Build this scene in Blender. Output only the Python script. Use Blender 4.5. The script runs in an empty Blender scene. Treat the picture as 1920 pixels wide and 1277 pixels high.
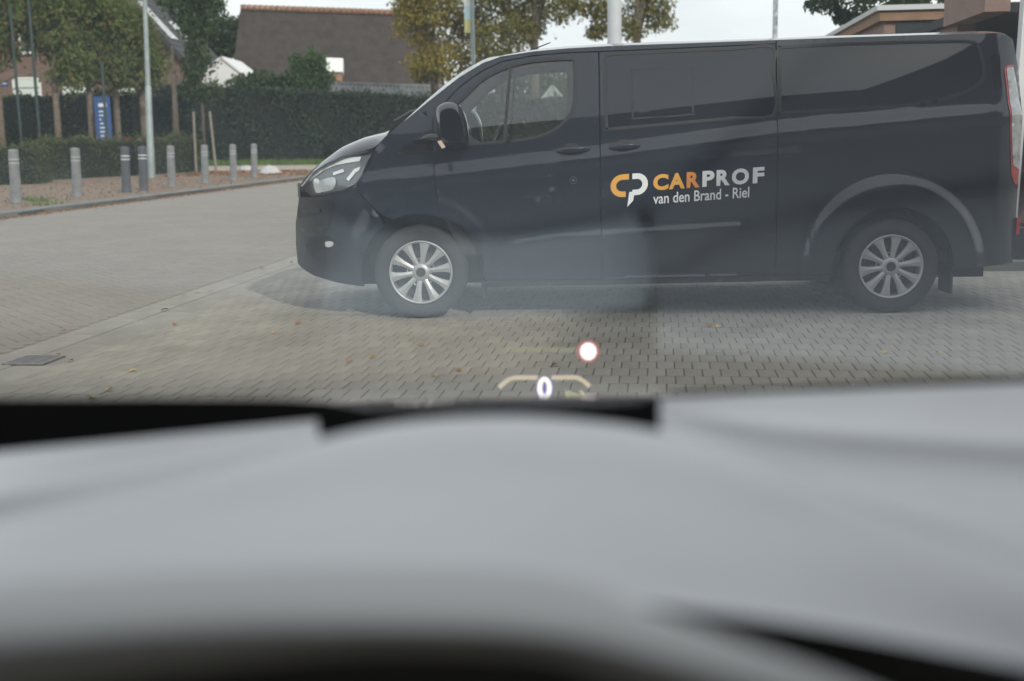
import bpy, bmesh, math, random
from mathutils import Vector, Matrix
from mathutils.geometry import delaunay_2d_cdt, tessellate_polygon
R = math.radians
random.seed(7)
scene = bpy.context.scene
COL = scene.collection

# ------------------------------------------------------------------ camera
FPX, CAM_H, ROLL = 2200.0, 1.28, 0.015
PITCH = math.atan((638.5 - 256) / FPX)
FOCUS = 8.35
cam_data = bpy.data.cameras.new('camera')
cam = bpy.data.objects.new('camera', cam_data)
COL.objects.link(cam)
cam.location = (0, 0, CAM_H)
cam.rotation_euler = (Matrix.Rotation(R(90) - PITCH, 3, 'X') @ Matrix.Rotation(-ROLL, 3, 'Z')).to_euler()
cam_data.sensor_width = 36.0
cam_data.lens = 36.0 * FPX / 1920.0
cam_data.clip_start = 0.05
cam_data.clip_end = 3000
cam_data.dof.use_dof = True
cam_data.dof.focus_distance = FOCUS
cam_data.dof.aperture_fstop = 2.05
scene.camera = cam

# ------------------------------------------------------------------ light
SUN_VEC = Vector((0.80, -1.57, 1.0)).normalized()      # from the ground towards the sun
SUN_EL = math.asin(SUN_VEC.z)
SUN_AZ = math.atan2(SUN_VEC.x, SUN_VEC.y)
world = bpy.data.worlds.new('World')
scene.world = world
world.use_nodes = True
wn, wl = world.node_tree.nodes, world.node_tree.links
wn.clear()
w_out = wn.new('ShaderNodeOutputWorld')
w_bg = wn.new('ShaderNodeBackground')
w_sky = wn.new('ShaderNodeTexSky')
w_sky.sky_type = 'NISHITA'
w_sky.sun_disc = False
w_sky.sun_elevation = SUN_EL
w_sky.sun_rotation = SUN_AZ
w_sky.air_density = 1.0
w_sky.dust_density = 2.0
w_tc = wn.new('ShaderNodeTexCoord')
w_map = wn.new('ShaderNodeMapping')
w_map.inputs['Scale'].default_value = (1.0, 1.0, 2.6)
w_noise = wn.new('ShaderNodeTexNoise')
w_noise.inputs['Scale'].default_value = 2.3
w_noise.inputs['Detail'].default_value = 7
w_noise.inputs['Roughness'].default_value = 0.55
w_ramp = wn.new('ShaderNodeValToRGB')
w_ramp.color_ramp.elements[0].position = 0.30
w_ramp.color_ramp.elements[0].color = (0.62, 0.62, 0.62, 1)
w_ramp.color_ramp.elements[1].position = 0.58
w_ramp.color_ramp.elements[1].color = (1, 1, 1, 1)
w_mix = wn.new('ShaderNodeMix')
w_mix.data_type = 'RGBA'
w_mix.inputs['B'].default_value = (10.7, 10.9, 11.15, 1)
wl.new(w_tc.outputs['Generated'], w_map.inputs['Vector'])
wl.new(w_map.outputs['Vector'], w_noise.inputs['Vector'])
wl.new(w_noise.outputs['Fac'], w_ramp.inputs['Fac'])
wl.new(w_ramp.outputs['Color'], w_mix.inputs['Factor'])
wl.new(w_sky.outputs['Color'], w_mix.inputs['A'])
wl.new(w_mix.outputs['Result'], w_bg.inputs['Color'])
w_bg.inputs['Strength'].default_value = 0.10
wl.new(w_bg.outputs['Background'], w_out.inputs['Surface'])

sun_data = bpy.data.lights.new('sun', 'SUN')
sun_data.energy = 2.4
sun_data.angle = R(1.5)
sun_data.color = (1.0, 0.93, 0.82)
sun = bpy.data.objects.new('sun', sun_data)
COL.objects.link(sun)
sun.location = (10, -20, 30)
sun.rotation_euler = SUN_VEC.to_track_quat('Z', 'Y').to_euler()

vs = scene.view_settings
vs.view_transform = 'Standard'
vs.look = 'None'
vs.exposure = 0.12
vs.gamma = 1.0
scene.cycles.use_denoising = True
scene.cycles.max_bounces = 8
scene.cycles.transparent_max_bounces = 16
scene.cycles.caustics_reflective = False
scene.cycles.caustics_refractive = False
scene.cycles.sample_clamp_indirect = 4.0

# ------------------------------------------------------------------ small helpers
def ray(px, py):
    a, b = (px - 960) / FPX, -(py - 638.5) / FPX
    c, s = math.cos(ROLL), math.sin(ROLL)
    a, b = c * a + s * b, -s * a + c * b
    cp, sp = math.cos(PITCH), math.sin(PITCH)
    return Vector((a, cp + sp * b, -sp + cp * b))

def ground(px, py, z0=0.0):
    r = ray(px, py)
    return Vector((0, 0, CAM_H)) + r * ((z0 - CAM_H) / r.z)

def at(px, py, Y):
    r = ray(px, py)
    return Vector((0, 0, CAM_H)) + r * (Y / r.y)

TH = R(7.0)                                  # the street runs 7 degrees to the right of the view axis
def st(u, v, z=0.0):                         # street coordinates -> world
    return Vector((u * math.cos(TH) + v * math.sin(TH), -u * math.sin(TH) + v * math.cos(TH), z))
def to_st(p):
    return p.x * math.cos(TH) - p.y * math.sin(TH), p.x * math.sin(TH) + p.y * math.cos(TH)

def interp(tab, x):
    if x <= tab[0][0]:
        return tab[0][1]
    for (x0, y0), (x1, y1) in zip(tab, tab[1:]):
        if x <= x1:
            return y0 + (y1 - y0) * (x - x0) / (x1 - x0)
    return tab[-1][1]

def smooth(t):
    t = max(0.0, min(1.0, t))
    return t * t * (3 - 2 * t)

def tag(o, label=None, cat=None, group=None, kind=None):
    if label: o['label'] = label
    if cat: o['category'] = cat
    if group: o['group'] = group
    if kind: o['kind'] = kind
    return o

def empty(name, loc=(0, 0, 0), rz=0.0, parent=None):
    o = bpy.data.objects.new(name, None)
    COL.objects.link(o)
    o.location = loc
    o.rotation_euler = (0, 0, rz)
    o.parent = parent
    return o

class MB:
    def __init__(self):
        self.v, self.f, self.m = [], [], []
    def vert(self, p):
        self.v.append(tuple(p)); return len(self.v) - 1
    def face(self, idx, mi=0):
        self.f.append(tuple(idx)); self.m.append(mi)
    def poly(self, pts, mi=0):
        self.face([self.vert(p) for p in pts], mi)
    def box(self, lo, hi, mi=0, M=None):
        x0, y0, z0 = lo; x1, y1, z1 = hi
        c = [Vector(p) for p in ((x0,y0,z0),(x1,y0,z0),(x1,y1,z0),(x0,y1,z0),(x0,y0,z1),(x1,y0,z1),(x1,y1,z1),(x0,y1,z1))]
        if M is not None: c = [M @ p for p in c]
        i = [self.vert(p) for p in c]
        for q in ((0,3,2,1),(4,5,6,7),(0,1,5,4),(1,2,6,5),(2,3,7,6),(3,0,4,7)):
            self.face([i[k] for k in q], mi)
    def prism(self, bottom, top, mi=0):
        b = [self.vert(p) for p in bottom]; t = [self.vert(p) for p in top]; n = len(b)
        self.face(b[::-1], mi); self.face(t, mi)
        for k in range(n):
            self.face([b[k], b[(k+1) % n], t[(k+1) % n], t[k]], mi)
    def grid(self, rows, mi=0, flip=False):
        ids = [[self.vert(p) for p in r] for r in rows]
        for a, b in zip(ids, ids[1:]):
            for k in range(len(a) - 1):
                q = [a[k], a[k+1], b[k+1], b[k]]
                self.face(q[::-1] if flip else q, mi)
    def tube(self, pts, radii, n=8, mi=0, cap=True):
        pts = [Vector(p) for p in pts]
        rings = []
        for k, p in enumerate(pts):
            d = (pts[min(k+1, len(pts)-1)] - pts[max(k-1, 0)]).normalized()
            u = d.cross(Vector((0, 0, 1)) if abs(d.z) < 0.9 else Vector((1, 0, 0))).normalized()
            w = d.cross(u)
            r = radii[k] if isinstance(radii, (list, tuple)) else radii
            rings.append([self.vert(p + (u * math.cos(6.28319*j/n) + w * math.sin(6.28319*j/n)) * r) for j in range(n)])
        for a, b in zip(rings, rings[1:]):
            for j in range(n):
                self.face([a[j], a[(j+1) % n], b[(j+1) % n], b[j]], mi)
        if cap:
            self.face(rings[0][::-1], mi); self.face(rings[-1], mi)
    def lathe(self, prof, n=24, mi=0, axis='z', c=(0, 0, 0), close=False):
        ids = []
        for (r, h) in prof:
            ring = []
            for j in range(n):
                a = 6.283185 * j / n
                if axis == 'z': p = (c[0] + r*math.cos(a), c[1] + r*math.sin(a), c[2] + h)
                else: p = (c[0] + r*math.cos(a), c[1] + h, c[2] + r*math.sin(a))
                ring.append(self.vert(p))
            ids.append(ring)
        for a, b in zip(ids, ids[1:]):
            for j in range(n):
                self.face([a[j], a[(j+1) % n], b[(j+1) % n], b[j]], mi)
        if close:
            self.face(ids[0][::-1], mi); self.face(ids[-1], mi)
    def mesh(self, name, mats, smooth_=False):
        me = bpy.data.meshes.new(name)
        me.from_pydata(self.v, [], self.f)
        for m in (mats if isinstance(mats, (list, tuple)) else [mats]): me.materials.append(m)
        me.polygons.foreach_set('material_index', self.m)
        if smooth_: me.polygons.foreach_set('use_smooth', [True] * len(me.polygons))
        me.update()
        return me
    def build(self, name, mats, parent=None, smooth_=False, fix=False, loc=None):
        me = self.mesh(name, mats, smooth_)
        if fix:
            bm = bmesh.new(); bm.from_mesh(me); bmesh.ops.recalc_face_normals(bm, faces=bm.faces); bm.to_mesh(me); bm.free()
        o = bpy.data.objects.new(name, me)
        COL.objects.link(o)
        o.parent = parent
        if loc is not None: o.location = loc
        return o

def link_mesh(name, me, parent=None, loc=None, rot=None):
    o = bpy.data.objects.new(name, me)
    COL.objects.link(o)
    o.parent = parent
    if loc is not None: o.location = loc
    if rot is not None: o.rotation_euler = rot
    return o

# ------------------------------------------------------------------ materials
def mat(name, col, rough=0.6, metal=0.0, spec=0.5, coat=0.0, var=0.0, vscale=8.0, col2=None, bump=0.0, bscale=60.0, island=0.0, objrand=0.0, emit=None, estr=1.0):
    m = bpy.data.materials.new(name)
    m.use_nodes = True
    n, l = m.node_tree.nodes, m.node_tree.links
    b = n['Principled BSDF']
    b.inputs['Base Color'].default_value = (*col, 1)
    b.inputs['Roughness'].default_value = rough
    b.inputs['Metallic'].default_value = metal
    b.inputs['Specular IOR Level'].default_value = spec
    b.inputs['Coat Weight'].default_value = coat
    b.inputs['Coat Roughness'].default_value = 0.02
    if emit:
        b.inputs['Emission Color'].default_value = (*emit, 1)
        b.inputs['Emission Strength'].default_value = estr
    last = None
    tc = n.new('ShaderNodeTexCoord')
    if var or col2:
        no = n.new('ShaderNodeTexNoise')
        no.inputs['Scale'].default_value = vscale
        no.inputs['Detail'].default_value = 6
        no.inputs['Roughness'].default_value = 0.6
        l.new(tc.outputs['Object'], no.inputs['Vector'])
        cr = n.new('ShaderNodeValToRGB')
        c2 = col2 or tuple(max(0, c * (1 - var)) for c in col)
        c1 = col if col2 else tuple(min(1, c * (1 + var)) for c in col)
        cr.color_ramp.elements[0].position = 0.32
        cr.color_ramp.elements[0].color = (*c2, 1)
        cr.color_ramp.elements[1].position = 0.68
        cr.color_ramp.elements[1].color = (*c1, 1)
        l.new(no.outputs['Fac'], cr.inputs['Fac'])
        last = cr.outputs['Color']
    for amount, node, out in ((island, 'ShaderNodeNewGeometry', 'Random Per Island'), (objrand, 'ShaderNodeObjectInfo', 'Random')):
        if not amount: continue
        g = n.new(node)
        mr = n.new('ShaderNodeMapRange')
        mr.inputs['To Min'].default_value = 1 - amount
        mr.inputs['To Max'].default_value = 1 + amount
        l.new(g.outputs[out], mr.inputs['Value'])
        mx = n.new('ShaderNodeMix'); mx.data_type = 'RGBA'; mx.blend_type = 'MULTIPLY'
        mx.inputs['Factor'].default_value = 1
        if last: l.new(last, mx.inputs['A'])
        else: mx.inputs['A'].default_value = (*col, 1)
        l.new(mr.outputs['Result'], mx.inputs['B'])
        last = mx.outputs['Result']
    if last: l.new(last, b.inputs['Base Color'])
    if bump:
        nb = n.new('ShaderNodeTexNoise')
        nb.inputs['Scale'].default_value = bscale
        nb.inputs['Detail'].default_value = 4
        l.new(tc.outputs['Object'], nb.inputs['Vector'])
        bp = n.new('ShaderNodeBump')
        bp.inputs['Strength'].default_value = bump
        bp.inputs['Distance'].default_value = 0.02
        l.new(nb.outputs['Fac'], bp.inputs['Height'])
        l.new(bp.outputs['Normal'], b.inputs['Normal'])
    return m

def glass_mat(name, tint, ior=1.5, rough=0.0, back_clear=True, gtint=(1, 1, 1)):
    """a pane: clear straight-through light plus the mirror reflection that glass has at that angle"""
    m = bpy.data.materials.new(name); m.use_nodes = True
    n, l = m.node_tree.nodes, m.node_tree.links
    n.clear()
    out = n.new('ShaderNodeOutputMaterial')
    tr = n.new('ShaderNodeBsdfTransparent'); tr.inputs['Color'].default_value = (*tint, 1)
    gl = n.new('ShaderNodeBsdfGlossy'); gl.inputs['Roughness'].default_value = rough
    gl.inputs['Color'].default_value = (*gtint, 1)
    fr = n.new('ShaderNodeFresnel'); fr.inputs['IOR'].default_value = ior
    mx = n.new('ShaderNodeMixShader')
    if back_clear:
        ge = n.new('ShaderNodeNewGeometry')
        inv = n.new('ShaderNodeMath'); inv.operation = 'SUBTRACT'; inv.inputs[0].default_value = 1.0
        mu = n.new('ShaderNodeMath'); mu.operation = 'MULTIPLY'
        l.new(ge.outputs['Backfacing'], inv.inputs[1])
        l.new(fr.outputs['Fac'], mu.inputs[0]); l.new(inv.outputs[0], mu.inputs[1])
        l.new(mu.outputs[0], mx.inputs['Fac'])
    else:
        l.new(fr.outputs['Fac'], mx.inputs['Fac'])
    l.new(tr.outputs[0], mx.inputs[1]); l.new(gl.outputs[0], mx.inputs[2])
    l.new(mx.outputs[0], out.inputs['Surface'])
    return m

def leaf_mat(name, cols, trans=0.25):
    m = bpy.data.materials.new(name); m.use_nodes = True
    n, l = m.node_tree.nodes, m.node_tree.links
    b = n['Principled BSDF']; out = n['Material Output']
    g = n.new('ShaderNodeNewGeometry')
    cr = n.new('ShaderNodeValToRGB')
    cr.color_ramp.elements[0].color = (*cols[0], 1)
    cr.color_ramp.elements[1].color = (*cols[-1], 1)
    for k, c in enumerate(cols[1:-1]):
        e = cr.color_ramp.elements.new((k + 1) / (len(cols) - 1)); e.color = (*c, 1)
    l.new(g.outputs['Random Per Island'], cr.inputs['Fac'])
    l.new(cr.outputs['Color'], b.inputs['Base Color'])
    b.inputs['Roughness'].default_value = 0.6
    b.inputs['Specular IOR Level'].default_value = 0.25
    t = n.new('ShaderNodeBsdfTranslucent')
    l.new(cr.outputs['Color'], t.inputs['Color'])
    mx = n.new('ShaderNodeMixShader'); mx.inputs['Fac'].default_value = trans
    l.new(b.outputs[0], mx.inputs[1]); l.new(t.outputs[0], mx.inputs[2])
    l.new(mx.outputs[0], out.inputs['Surface'])
    return m

M = {}
M['soil'] = mat('soil_ground', (0.16, 0.14, 0.11), 0.95, var=0.4, vscale=0.6, bump=0.4, bscale=20)
M['sand'] = mat('joint_sand', (0.25, 0.234, 0.20), 0.95, vscale=2.0, col2=(0.20, 0.20, 0.15))
M['brick_one'] = mat('paving_brick', (0.335, 0.312, 0.272), 0.9, var=0.15, vscale=1.7, bump=0.5, bscale=150, objrand=0.07)
M['brick_many'] = mat('paving_brick_field', (0.335, 0.312, 0.272), 0.9, var=0.15, vscale=1.7, bump=0.5, bscale=150, island=0.07)
M['road_brick'] = mat('road_brick', (0.255, 0.236, 0.208), 0.9, var=0.07, vscale=0.8, bump=0.5, bscale=120, island=0.05)
M['gutter'] = mat('gutter_concrete', (0.285, 0.268, 0.24), 0.9, var=0.12, vscale=5, bump=0.3, bscale=120, objrand=0.06)
M['kerb'] = mat('kerb_concrete', (0.17, 0.175, 0.17), 0.9, var=0.25, vscale=5, bump=0.3, bscale=50, objrand=0.08)
M['walk'] = mat('sidewalk_paving', (0.17, 0.15, 0.125), 0.95, col2=(0.21, 0.14, 0.09), vscale=1.6, bump=0.5, bscale=14)
M['palepath'] = mat('pale_path', (0.36, 0.31, 0.255), 0.95, var=0.12, vscale=0.7)
M['grass'] = leaf_mat('grass_blades', [(0.07, 0.13, 0.025), (0.13, 0.20, 0.04), (0.10, 0.14, 0.03)], 0.2)
M['grassbase'] = mat('grass_base', (0.10, 0.15, 0.035), 0.95, var=0.35, vscale=2)
M['litter'] = leaf_mat('leaf_litter', [(0.30, 0.13, 0.06), (0.24, 0.12, 0.06), (0.36, 0.20, 0.09), (0.20, 0.10, 0.06)], 0.1)
M['paint'] = mat('van_black_paint', (0.008, 0.0120, 0.0215), 0.30, spec=0.15, coat=1.0)
M['blackplastic'] = mat('black_plastic', (0.012, 0.012, 0.013), 0.5, bump=0.1, bscale=300)
M['blackgloss'] = mat('black_gloss_trim', (0.006, 0.006, 0.008), 0.12, coat=0.6)
M['rubber'] = mat('tyre_rubber', (0.02, 0.02, 0.021), 0.8, bump=0.2, bscale=120)
M['seal'] = mat('window_seal', (0.004, 0.004, 0.005), 0.6)
M['alloy'] = mat('wheel_alloy', (0.40, 0.41, 0.42), 0.45, metal=0.6, var=0.1, vscale=6)
M['disc'] = mat('brake_disc', (0.10, 0.10, 0.105), 0.5, metal=0.6, var=0.3, vscale=20)
M['chrome'] = mat('chrome', (0.75, 0.76, 0.77), 0.12, metal=1.0)
M['privacy'] = mat('privacy_glass', (0.010, 0.013, 0.018), 0.03, spec=0.62)
M['clear'] = glass_mat('side_window_glass', (0.90, 0.96, 0.93), 1.9, back_clear=True)
M['screen2'] = glass_mat('van_windscreen_glass', (0.75, 0.82, 0.80), 1.9)
M['lens'] = glass_mat('lamp_lens', (0.90, 0.92, 0.93), 1.5, back_clear=True)
M['lampdark'] = mat('lamp_housing', (0.20, 0.21, 0.22), 0.25, metal=0.5)
M['lampwhite'] = mat('lamp_reflector', (0.85, 0.86, 0.86), 0.2, metal=0.3)
M['red'] = mat('tail_lamp_red', (0.50, 0.015, 0.02), 0.15, coat=1.0)
M['lampclear'] = mat('tail_lamp_clear', (0.55, 0.57, 0.57), 0.15, coat=1.0, var=0.25, vscale=14)
M['indicator'] = mat('indicator_lens', (0.62, 0.50, 0.40), 0.2, coat=1.0)
M['white'] = mat('white_vinyl', (0.78, 0.80, 0.83), 0.45)
M['orangeA'] = mat('amber_vinyl', (0.75, 0.38, 0.06), 0.45)
M['orangeB'] = mat('orange_vinyl', (0.70, 0.27, 0.05), 0.45)
M['interior'] = mat('cab_interior', (0.02, 0.02, 0.022), 0.8)
M['seatcloth'] = mat('seat_cloth', (0.035, 0.036, 0.04), 0.9)

# ------------------------------------------------------------------ ground, road, forecourt
def flat(name, pts, z, m, kind='structure', parent=None, thick=0.0):
    b = MB()
    if thick: b.prism([(p.x, p.y, z - thick) for p in pts], [(p.x, p.y, z) for p in pts])
    else: b.poly([(p.x, p.y, z) for p in pts])
    o = b.build(name, m, parent, fix=bool(thick))
    if kind: o['kind'] = kind
    return o

b = MB(); S = 1500
b.poly([(-S, -S, -0.06), (S, -S, -0.06), (S, S, -0.06), (-S, S, -0.06)])
tag(b.build('ground', M['soil']), kind='structure')

U_GUT0, U_GUT1, U_KERB = -4.0, -3.48, -11.4
BL, BW, BT, GAP = 0.205, 0.0985, 0.05, 0.0042

def brick_verts(l, w, t, bev=0.0035):
    x, y = l / 2, w / 2
    xi, yi = x - bev, y - bev
    v = [(-x,-y,-t),(x,-y,-t),(x,y,-t),(-x,y,-t), (-x,-y,-bev),(x,-y,-bev),(x,y,-bev),(-x,y,-bev), (-xi,-yi,0),(xi,-yi,0),(xi,yi,0),(-xi,yi,0)]
    f = [(8,9,10,11)]
    for k in range(4):
        j = (k + 1) % 4
        f += [(4+k, 4+j, 8+j, 8+k), (k, j, 4+j, 4+k)]
    return v, f

forecourt = flat('forecourt', [st(U_GUT1, -6), st(9, -6), st(9, 12.2), st(U_GUT1, 12.2)], -0.009, M['sand'])
bv, bf = brick_verts(BL - .002, BW - GAP, BT)
bm_ = bpy.data.meshes.new('brick'); bm_.from_pydata(bv, [], bf); bm_.materials.append(M['brick_one']); bm_.update()
cells = []
v0 = 5.0
nrow = int((12.2 - v0) / BL)
for i in range(nrow):
    v = v0 + (i + 0.5) * BL
    u = U_GUT1 + BW * (0.5 if i % 2 else 0.0) + BW / 2
    while u < 7.6:
        p = st(u, v)
        if abs(p.x) < 0.50 * p.y + 0.4:
            cells.append((p, v))
        u += BW
# the ones that show largest: nearest, inside the frame and not hidden by the dashboard
vis = [c for c in cells if c[0].y > 6.05 and abs(c[0].x) < 0.435 * c[0].y]
vis.sort(key=lambda c: c[0].y)
near = vis[:300]
near_ids = {id(c) for c in near}
rb = random.Random(3)
for c in near:
    p = c[0]
    o = bpy.data.objects.new('brick', bm_)
    COL.objects.link(o)
    o.parent = forecourt
    o.location = (p.x, p.y, rb.uniform(-0.0012, 0.0008))
    o.rotation_euler = (rb.uniform(-.008, .008), rb.uniform(-.006, .006), R(90) - TH + rb.uniform(-.012, .012))
def brick_field(name, items, m, parent, L, W, gl=GAP):
    vv, ff = [], []
    base_v, base_f = brick_verts(L - gl, W - GAP, BT)
    for (p, ang) in items:
        k = len(vv); a = ang + rb.uniform(-.012, .012); ca, sa = math.cos(a), math.sin(a); dz = rb.uniform(-.0012, .0008)
        tx, ty = rb.uniform(-.006, .006), rb.uniform(-.006, .006)
        for (x, y, z) in base_v:
            vv.append((p.x + ca*x - sa*y, p.y + sa*x + ca*y, z + dz + tx*x + ty*y))
        for f in base_f: ff.append(tuple(k + q for q in f))
    me = bpy.data.meshes.new(name); me.from_pydata(vv, [], ff); me.materials.append(m); me.update()
    o = link_mesh(name, me, parent)
    o['kind'] = 'stuff'
    return o
brick_field('brick_paving', [(c[0], R(90) - TH) for c in cells if id(c) not in near_ids], M['brick_many'], forecourt, BL, BW, .002)

brick_field('half_brick_paving', [(st(U_GUT1 + BW * .25, v0 + (i + .5) * BL), R(90) - TH) for i in range(1, nrow, 2)], M['brick_many'], forecourt, BL, BW / 2, .002)
# road of clinker bricks in herringbone, real bricks in the near part
road = flat('road', [st(U_KERB, -30), st(U_GUT0, -30), st(U_GUT0, 56), st(U_KERB, 56)], -0.010, M['sand'])
items = []
W_ = 0.105
for i in range(-260, 260):
    for j in range(-70, 70):
        for kind in (0, 1):
            if kind == 0: cx, cy, a = i + 2*j + 1.0, i - 2*j + 0.5, 0.0
            else: cx, cy, a = i + 2*j + 0.5, i - 2*j + 2.0, R(90)
            x, y = cx * W_, cy * W_
            u = (x - y) * 0.70711 + (U_KERB + U_GUT0) / 2
            v = (x + y) * 0.70711 + 15
            if U_KERB + 0.12 < u < U_GUT0 - 0.08 and 6.5 < v < 24.0:
                p = st(u, v)
                if p.x > -0.50 * p.y - 0.3 and p.x < -0.05*p.y:
                    items.append((p, a + R(45) - TH))
brick_field('herringbone_paving', items, M['road_brick'], road, 2*W_, W_)
# beyond that the bricks can no longer be told apart
flat('road_surface', [st(U_KERB + 0.01, 24.0), st(U_GUT0 - 0.01, 24.0), st(U_GUT0 - 0.01, 56), st(U_KERB + 0.01, 56)], -0.004, M['road_brick'], None, road)

gut = flat('gutter', [st(U_GUT0, -6), st(U_GUT1, -6), st(U_GUT1, 56), st(U_GUT0, 56)], -0.018, M['sand'])
sv, sf = brick_verts(0.7 - .006, 0.255 - .005, 0.05, 0.004)
slab_me = bpy.data.meshes.new('gutter_slab'); slab_me.from_pydata(sv, [], sf); slab_me.materials.append(M['gutter']); slab_me.update()
for i in range(40):
    for side in (0, 1):
        p = st(U_GUT0 + 0.13 + 0.26 * side, 5.0 + (i + 0.5 * side) * 0.7)
        link_mesh('gutter_slab', slab_me, gut, (p.x, p.y, -0.004 if side else -0.002), (0, 0, R(90) - TH))

# drain grate
dp = ground(58, 676)
du, dv = to_st(dp)
g = empty('drain_grate', st(du + .02, dv, 0.004), -TH); g.scale = (.85, .72, .6)
tag(g, 'flat grey iron drain grate set in the pale gutter strip', 'drain grate')
M['iron'] = mat('cast_iron', (0.22, 0.22, 0.225), 0.6, metal=0.3, var=0.3, vscale=30)
bb = MB()
for lo, hi in (((-.15,-.19,-.01),(-.125,.19,.006)), ((.125,-.19,-.01),(.15,.19,.006)), ((-.125,-.19,-.01),(.125,-.165,.006)), ((-.125,.165,-.01),(.125,.19,.006))):
    bb.box(lo, hi)
bb.build('frame', M['iron'], g)
bar = MB(); bar.box((-.125, -.009, -.008), (.125, .009, .003))
bar_me = bar.mesh('bar', M['iron'])
for k in range(9):
    link_mesh('bar', bar_me, g, (0, -0.144 + k * 0.036, 0))
bb = MB(); bb.poly([(-.125, -.165, -.0075), (.125, -.165, -.0075), (.125, .165, -.0075), (-.125, .165, -.0075)])
bb.build('slot_shade', M['seal'], g)  # near-black sheet under the bars, the shade between them is in its colour

# kerb and sidewalk beyond the road
walk = flat('sidewalk', [st(-30, 8), st(U_KERB - .3, 8), st(U_KERB - .3, 46), st(-30, 46)], 0.075, M['walk'], thick=0.1)
kerb = flat('kerb', [st(U_KERB - .31, 8), st(U_KERB + .0, 8), st(U_KERB + .0, 46), st(U_KERB - .31, 46)], 0.055, M['sand'], thick=0.1)
kv, kf = brick_verts(1.0 - .012, 0.30, 0.15, 0.012)
kerb_me = bpy.data.meshes.new('kerb_stone'); kerb_me.from_pydata(kv, [], kf); kerb_me.materials.append(M['kerb']); kerb_me.update()
for i in range(34):
    p = st(U_KERB - .15, 12.5 + i)
    link_mesh('kerb_stone', kerb_me, kerb, (p.x, p.y, 0.09 + rb.uniform(-.004, .004)), (0, 0, R(90) - TH))
path = flat('side_street', [Vector((-34, 49, 0)), Vector((6, 46, 0)), Vector((6, 57, 0)), Vector((-36, 66, 0))], 0.012, M['palepath'])
verge = flat('verge', [Vector((-40, 66, 0)), Vector((6, 57, 0)), Vector((6, 62, 0)), Vector((-40, 76, 0))], 0.03, M['grassbase'])

def leaf_quads(mb, p, size, rng, flatness=0.0):
    a = rng.uniform(0, 6.283)
    if flatness:
        nrm = Vector((rng.gauss(0, 1) * (1-flatness), rng.gauss(0, 1) * (1-flatness), 1)).normalized()
    else:
        nrm = Vector((rng.gauss(0, 1), rng.gauss(0, 1), rng.gauss(0.35, 1))).normalized()
    u = nrm.cross(Vector((math.cos(a), math.sin(a), 0.3))).normalized()
    w = nrm.cross(u)
    s = size * rng.uniform(0.6, 1.3)
    mb.poly([p - u*s, p + w*s*0.55 + nrm*s*.15, p + u*s, p - w*s*0.55 + nrm*s*.15])

rg = random.Random(11)
lit = MB()
for _ in range(5200):
    v = rg.uniform(14, 45); u = U_KERB + 0.05 + abs(rg.gauss(0, 0.16))
    leaf_quads(lit, st(u, v, 0.012), 0.028, rg, 0.7)
for _ in range(5200):
    v = rg.uniform(14, 45); u = U_KERB - rg.uniform(.35, 6.8) ** 1.0
    leaf_quads(lit, st(u, v, 0.09), 0.032, rg, 0.7)
for _ in range(1600):
    p = Vector((rg.uniform(-12, -4), rg.uniform(41, 48), 0.06 + .03))
    leaf_quads(lit, p, 0.07, rg, 0.7)
tag(lit.build('leaf_litter', M['litter']), 'brown fallen leaves drifted along the far kerb and sidewalk', 'leaves', kind='stuff')
gr = MB()
for _ in range(9000):
    x = rg.uniform(-38, 5); t = rg.random()
    y = (66 - 9 * (x + 40) / 46) + t * (10 - 5 * (x + 40) / 46)
    h = rg.uniform(.12, .3); a = rg.uniform(0, 6.28); d = Vector((math.cos(a), math.sin(a), 0)) * .05
    p = Vector((x, y, .03))
    gr.poly([p - d, p + d, p + Vector((rg.gauss(0, .06), rg.gauss(0, .06), h))])
for (px, py) in ((70, 385), (92, 392), (60, 382)):
    q = ground(px, py)
    for _ in range(60):
        p = Vector((q.x + rg.gauss(0, .18), q.y + rg.gauss(0, .18), .08)); a = rg.uniform(0, 6.28)
        d = Vector((math.cos(a), math.sin(a), 0)) * .012
        gr.poly([p - d, p + d, p + Vector((rg.gauss(0, .05), rg.gauss(0, .05), rg.uniform(.06, .16)))])
tag(gr.build('grass', M['grass']), 'green grass verge under the tall hedge and tufts by the kerb', 'grass', kind='stuff')

# kerb and planting bed behind the van
M['bed'] = mat('bed_soil', (0.07, 0.06, 0.04), 0.95, var=0.4, vscale=8, bump=0.6, bscale=30)
bed = flat('planting_bed', [Vector((-1.0, 10.95, 0)), Vector((9, 10.65, 0)), Vector((9, 13.4, 0)), Vector((0.1, 13.4, 0))], 0.06, M['bed'], thick=0.1)
lowk = flat('bed_edging', [Vector((-1.1, 10.85, 0)), Vector((9, 10.55, 0)), Vector((9, 10.648, 0)), Vector((-1.1, 10.948, 0))], 0.05, M['sand'], thick=0.09)
ev, ef = brick_verts(0.488, 0.095, 0.1, 0.008)
edge_me = bpy.data.meshes.new('edging_stone'); edge_me.from_pydata(ev, [], ef); edge_me.materials.append(M['kerb']); edge_me.update()
for i in range(20):
    x = -0.85 + i * 0.5
    link_mesh('edging_stone', edge_me, lowk, (x, 10.9 - 0.03 * (x + 1.1), 0.09), (0, 0, -0.0297))
cov = MB()
for _ in range(2600):
    x = rg.uniform(-0.8, 8.5); y = rg.uniform(11.0, 13.2)
    leaf_quads(cov, Vector((x, y, .07 + abs(rg.gauss(0, .05)))), .035, rg)
M['cover'] = leaf_mat('bed_cover', [(0.06, 0.09, 0.03), (0.20, 0.14, 0.05), (0.10, 0.11, 0.04), (0.24, 0.19, 0.06)], 0.2)
tag(cov.build('ground_cover', M['cover']), 'low weeds and dry leaves in the bed behind the van', 'ground cover', kind='stuff')

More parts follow.
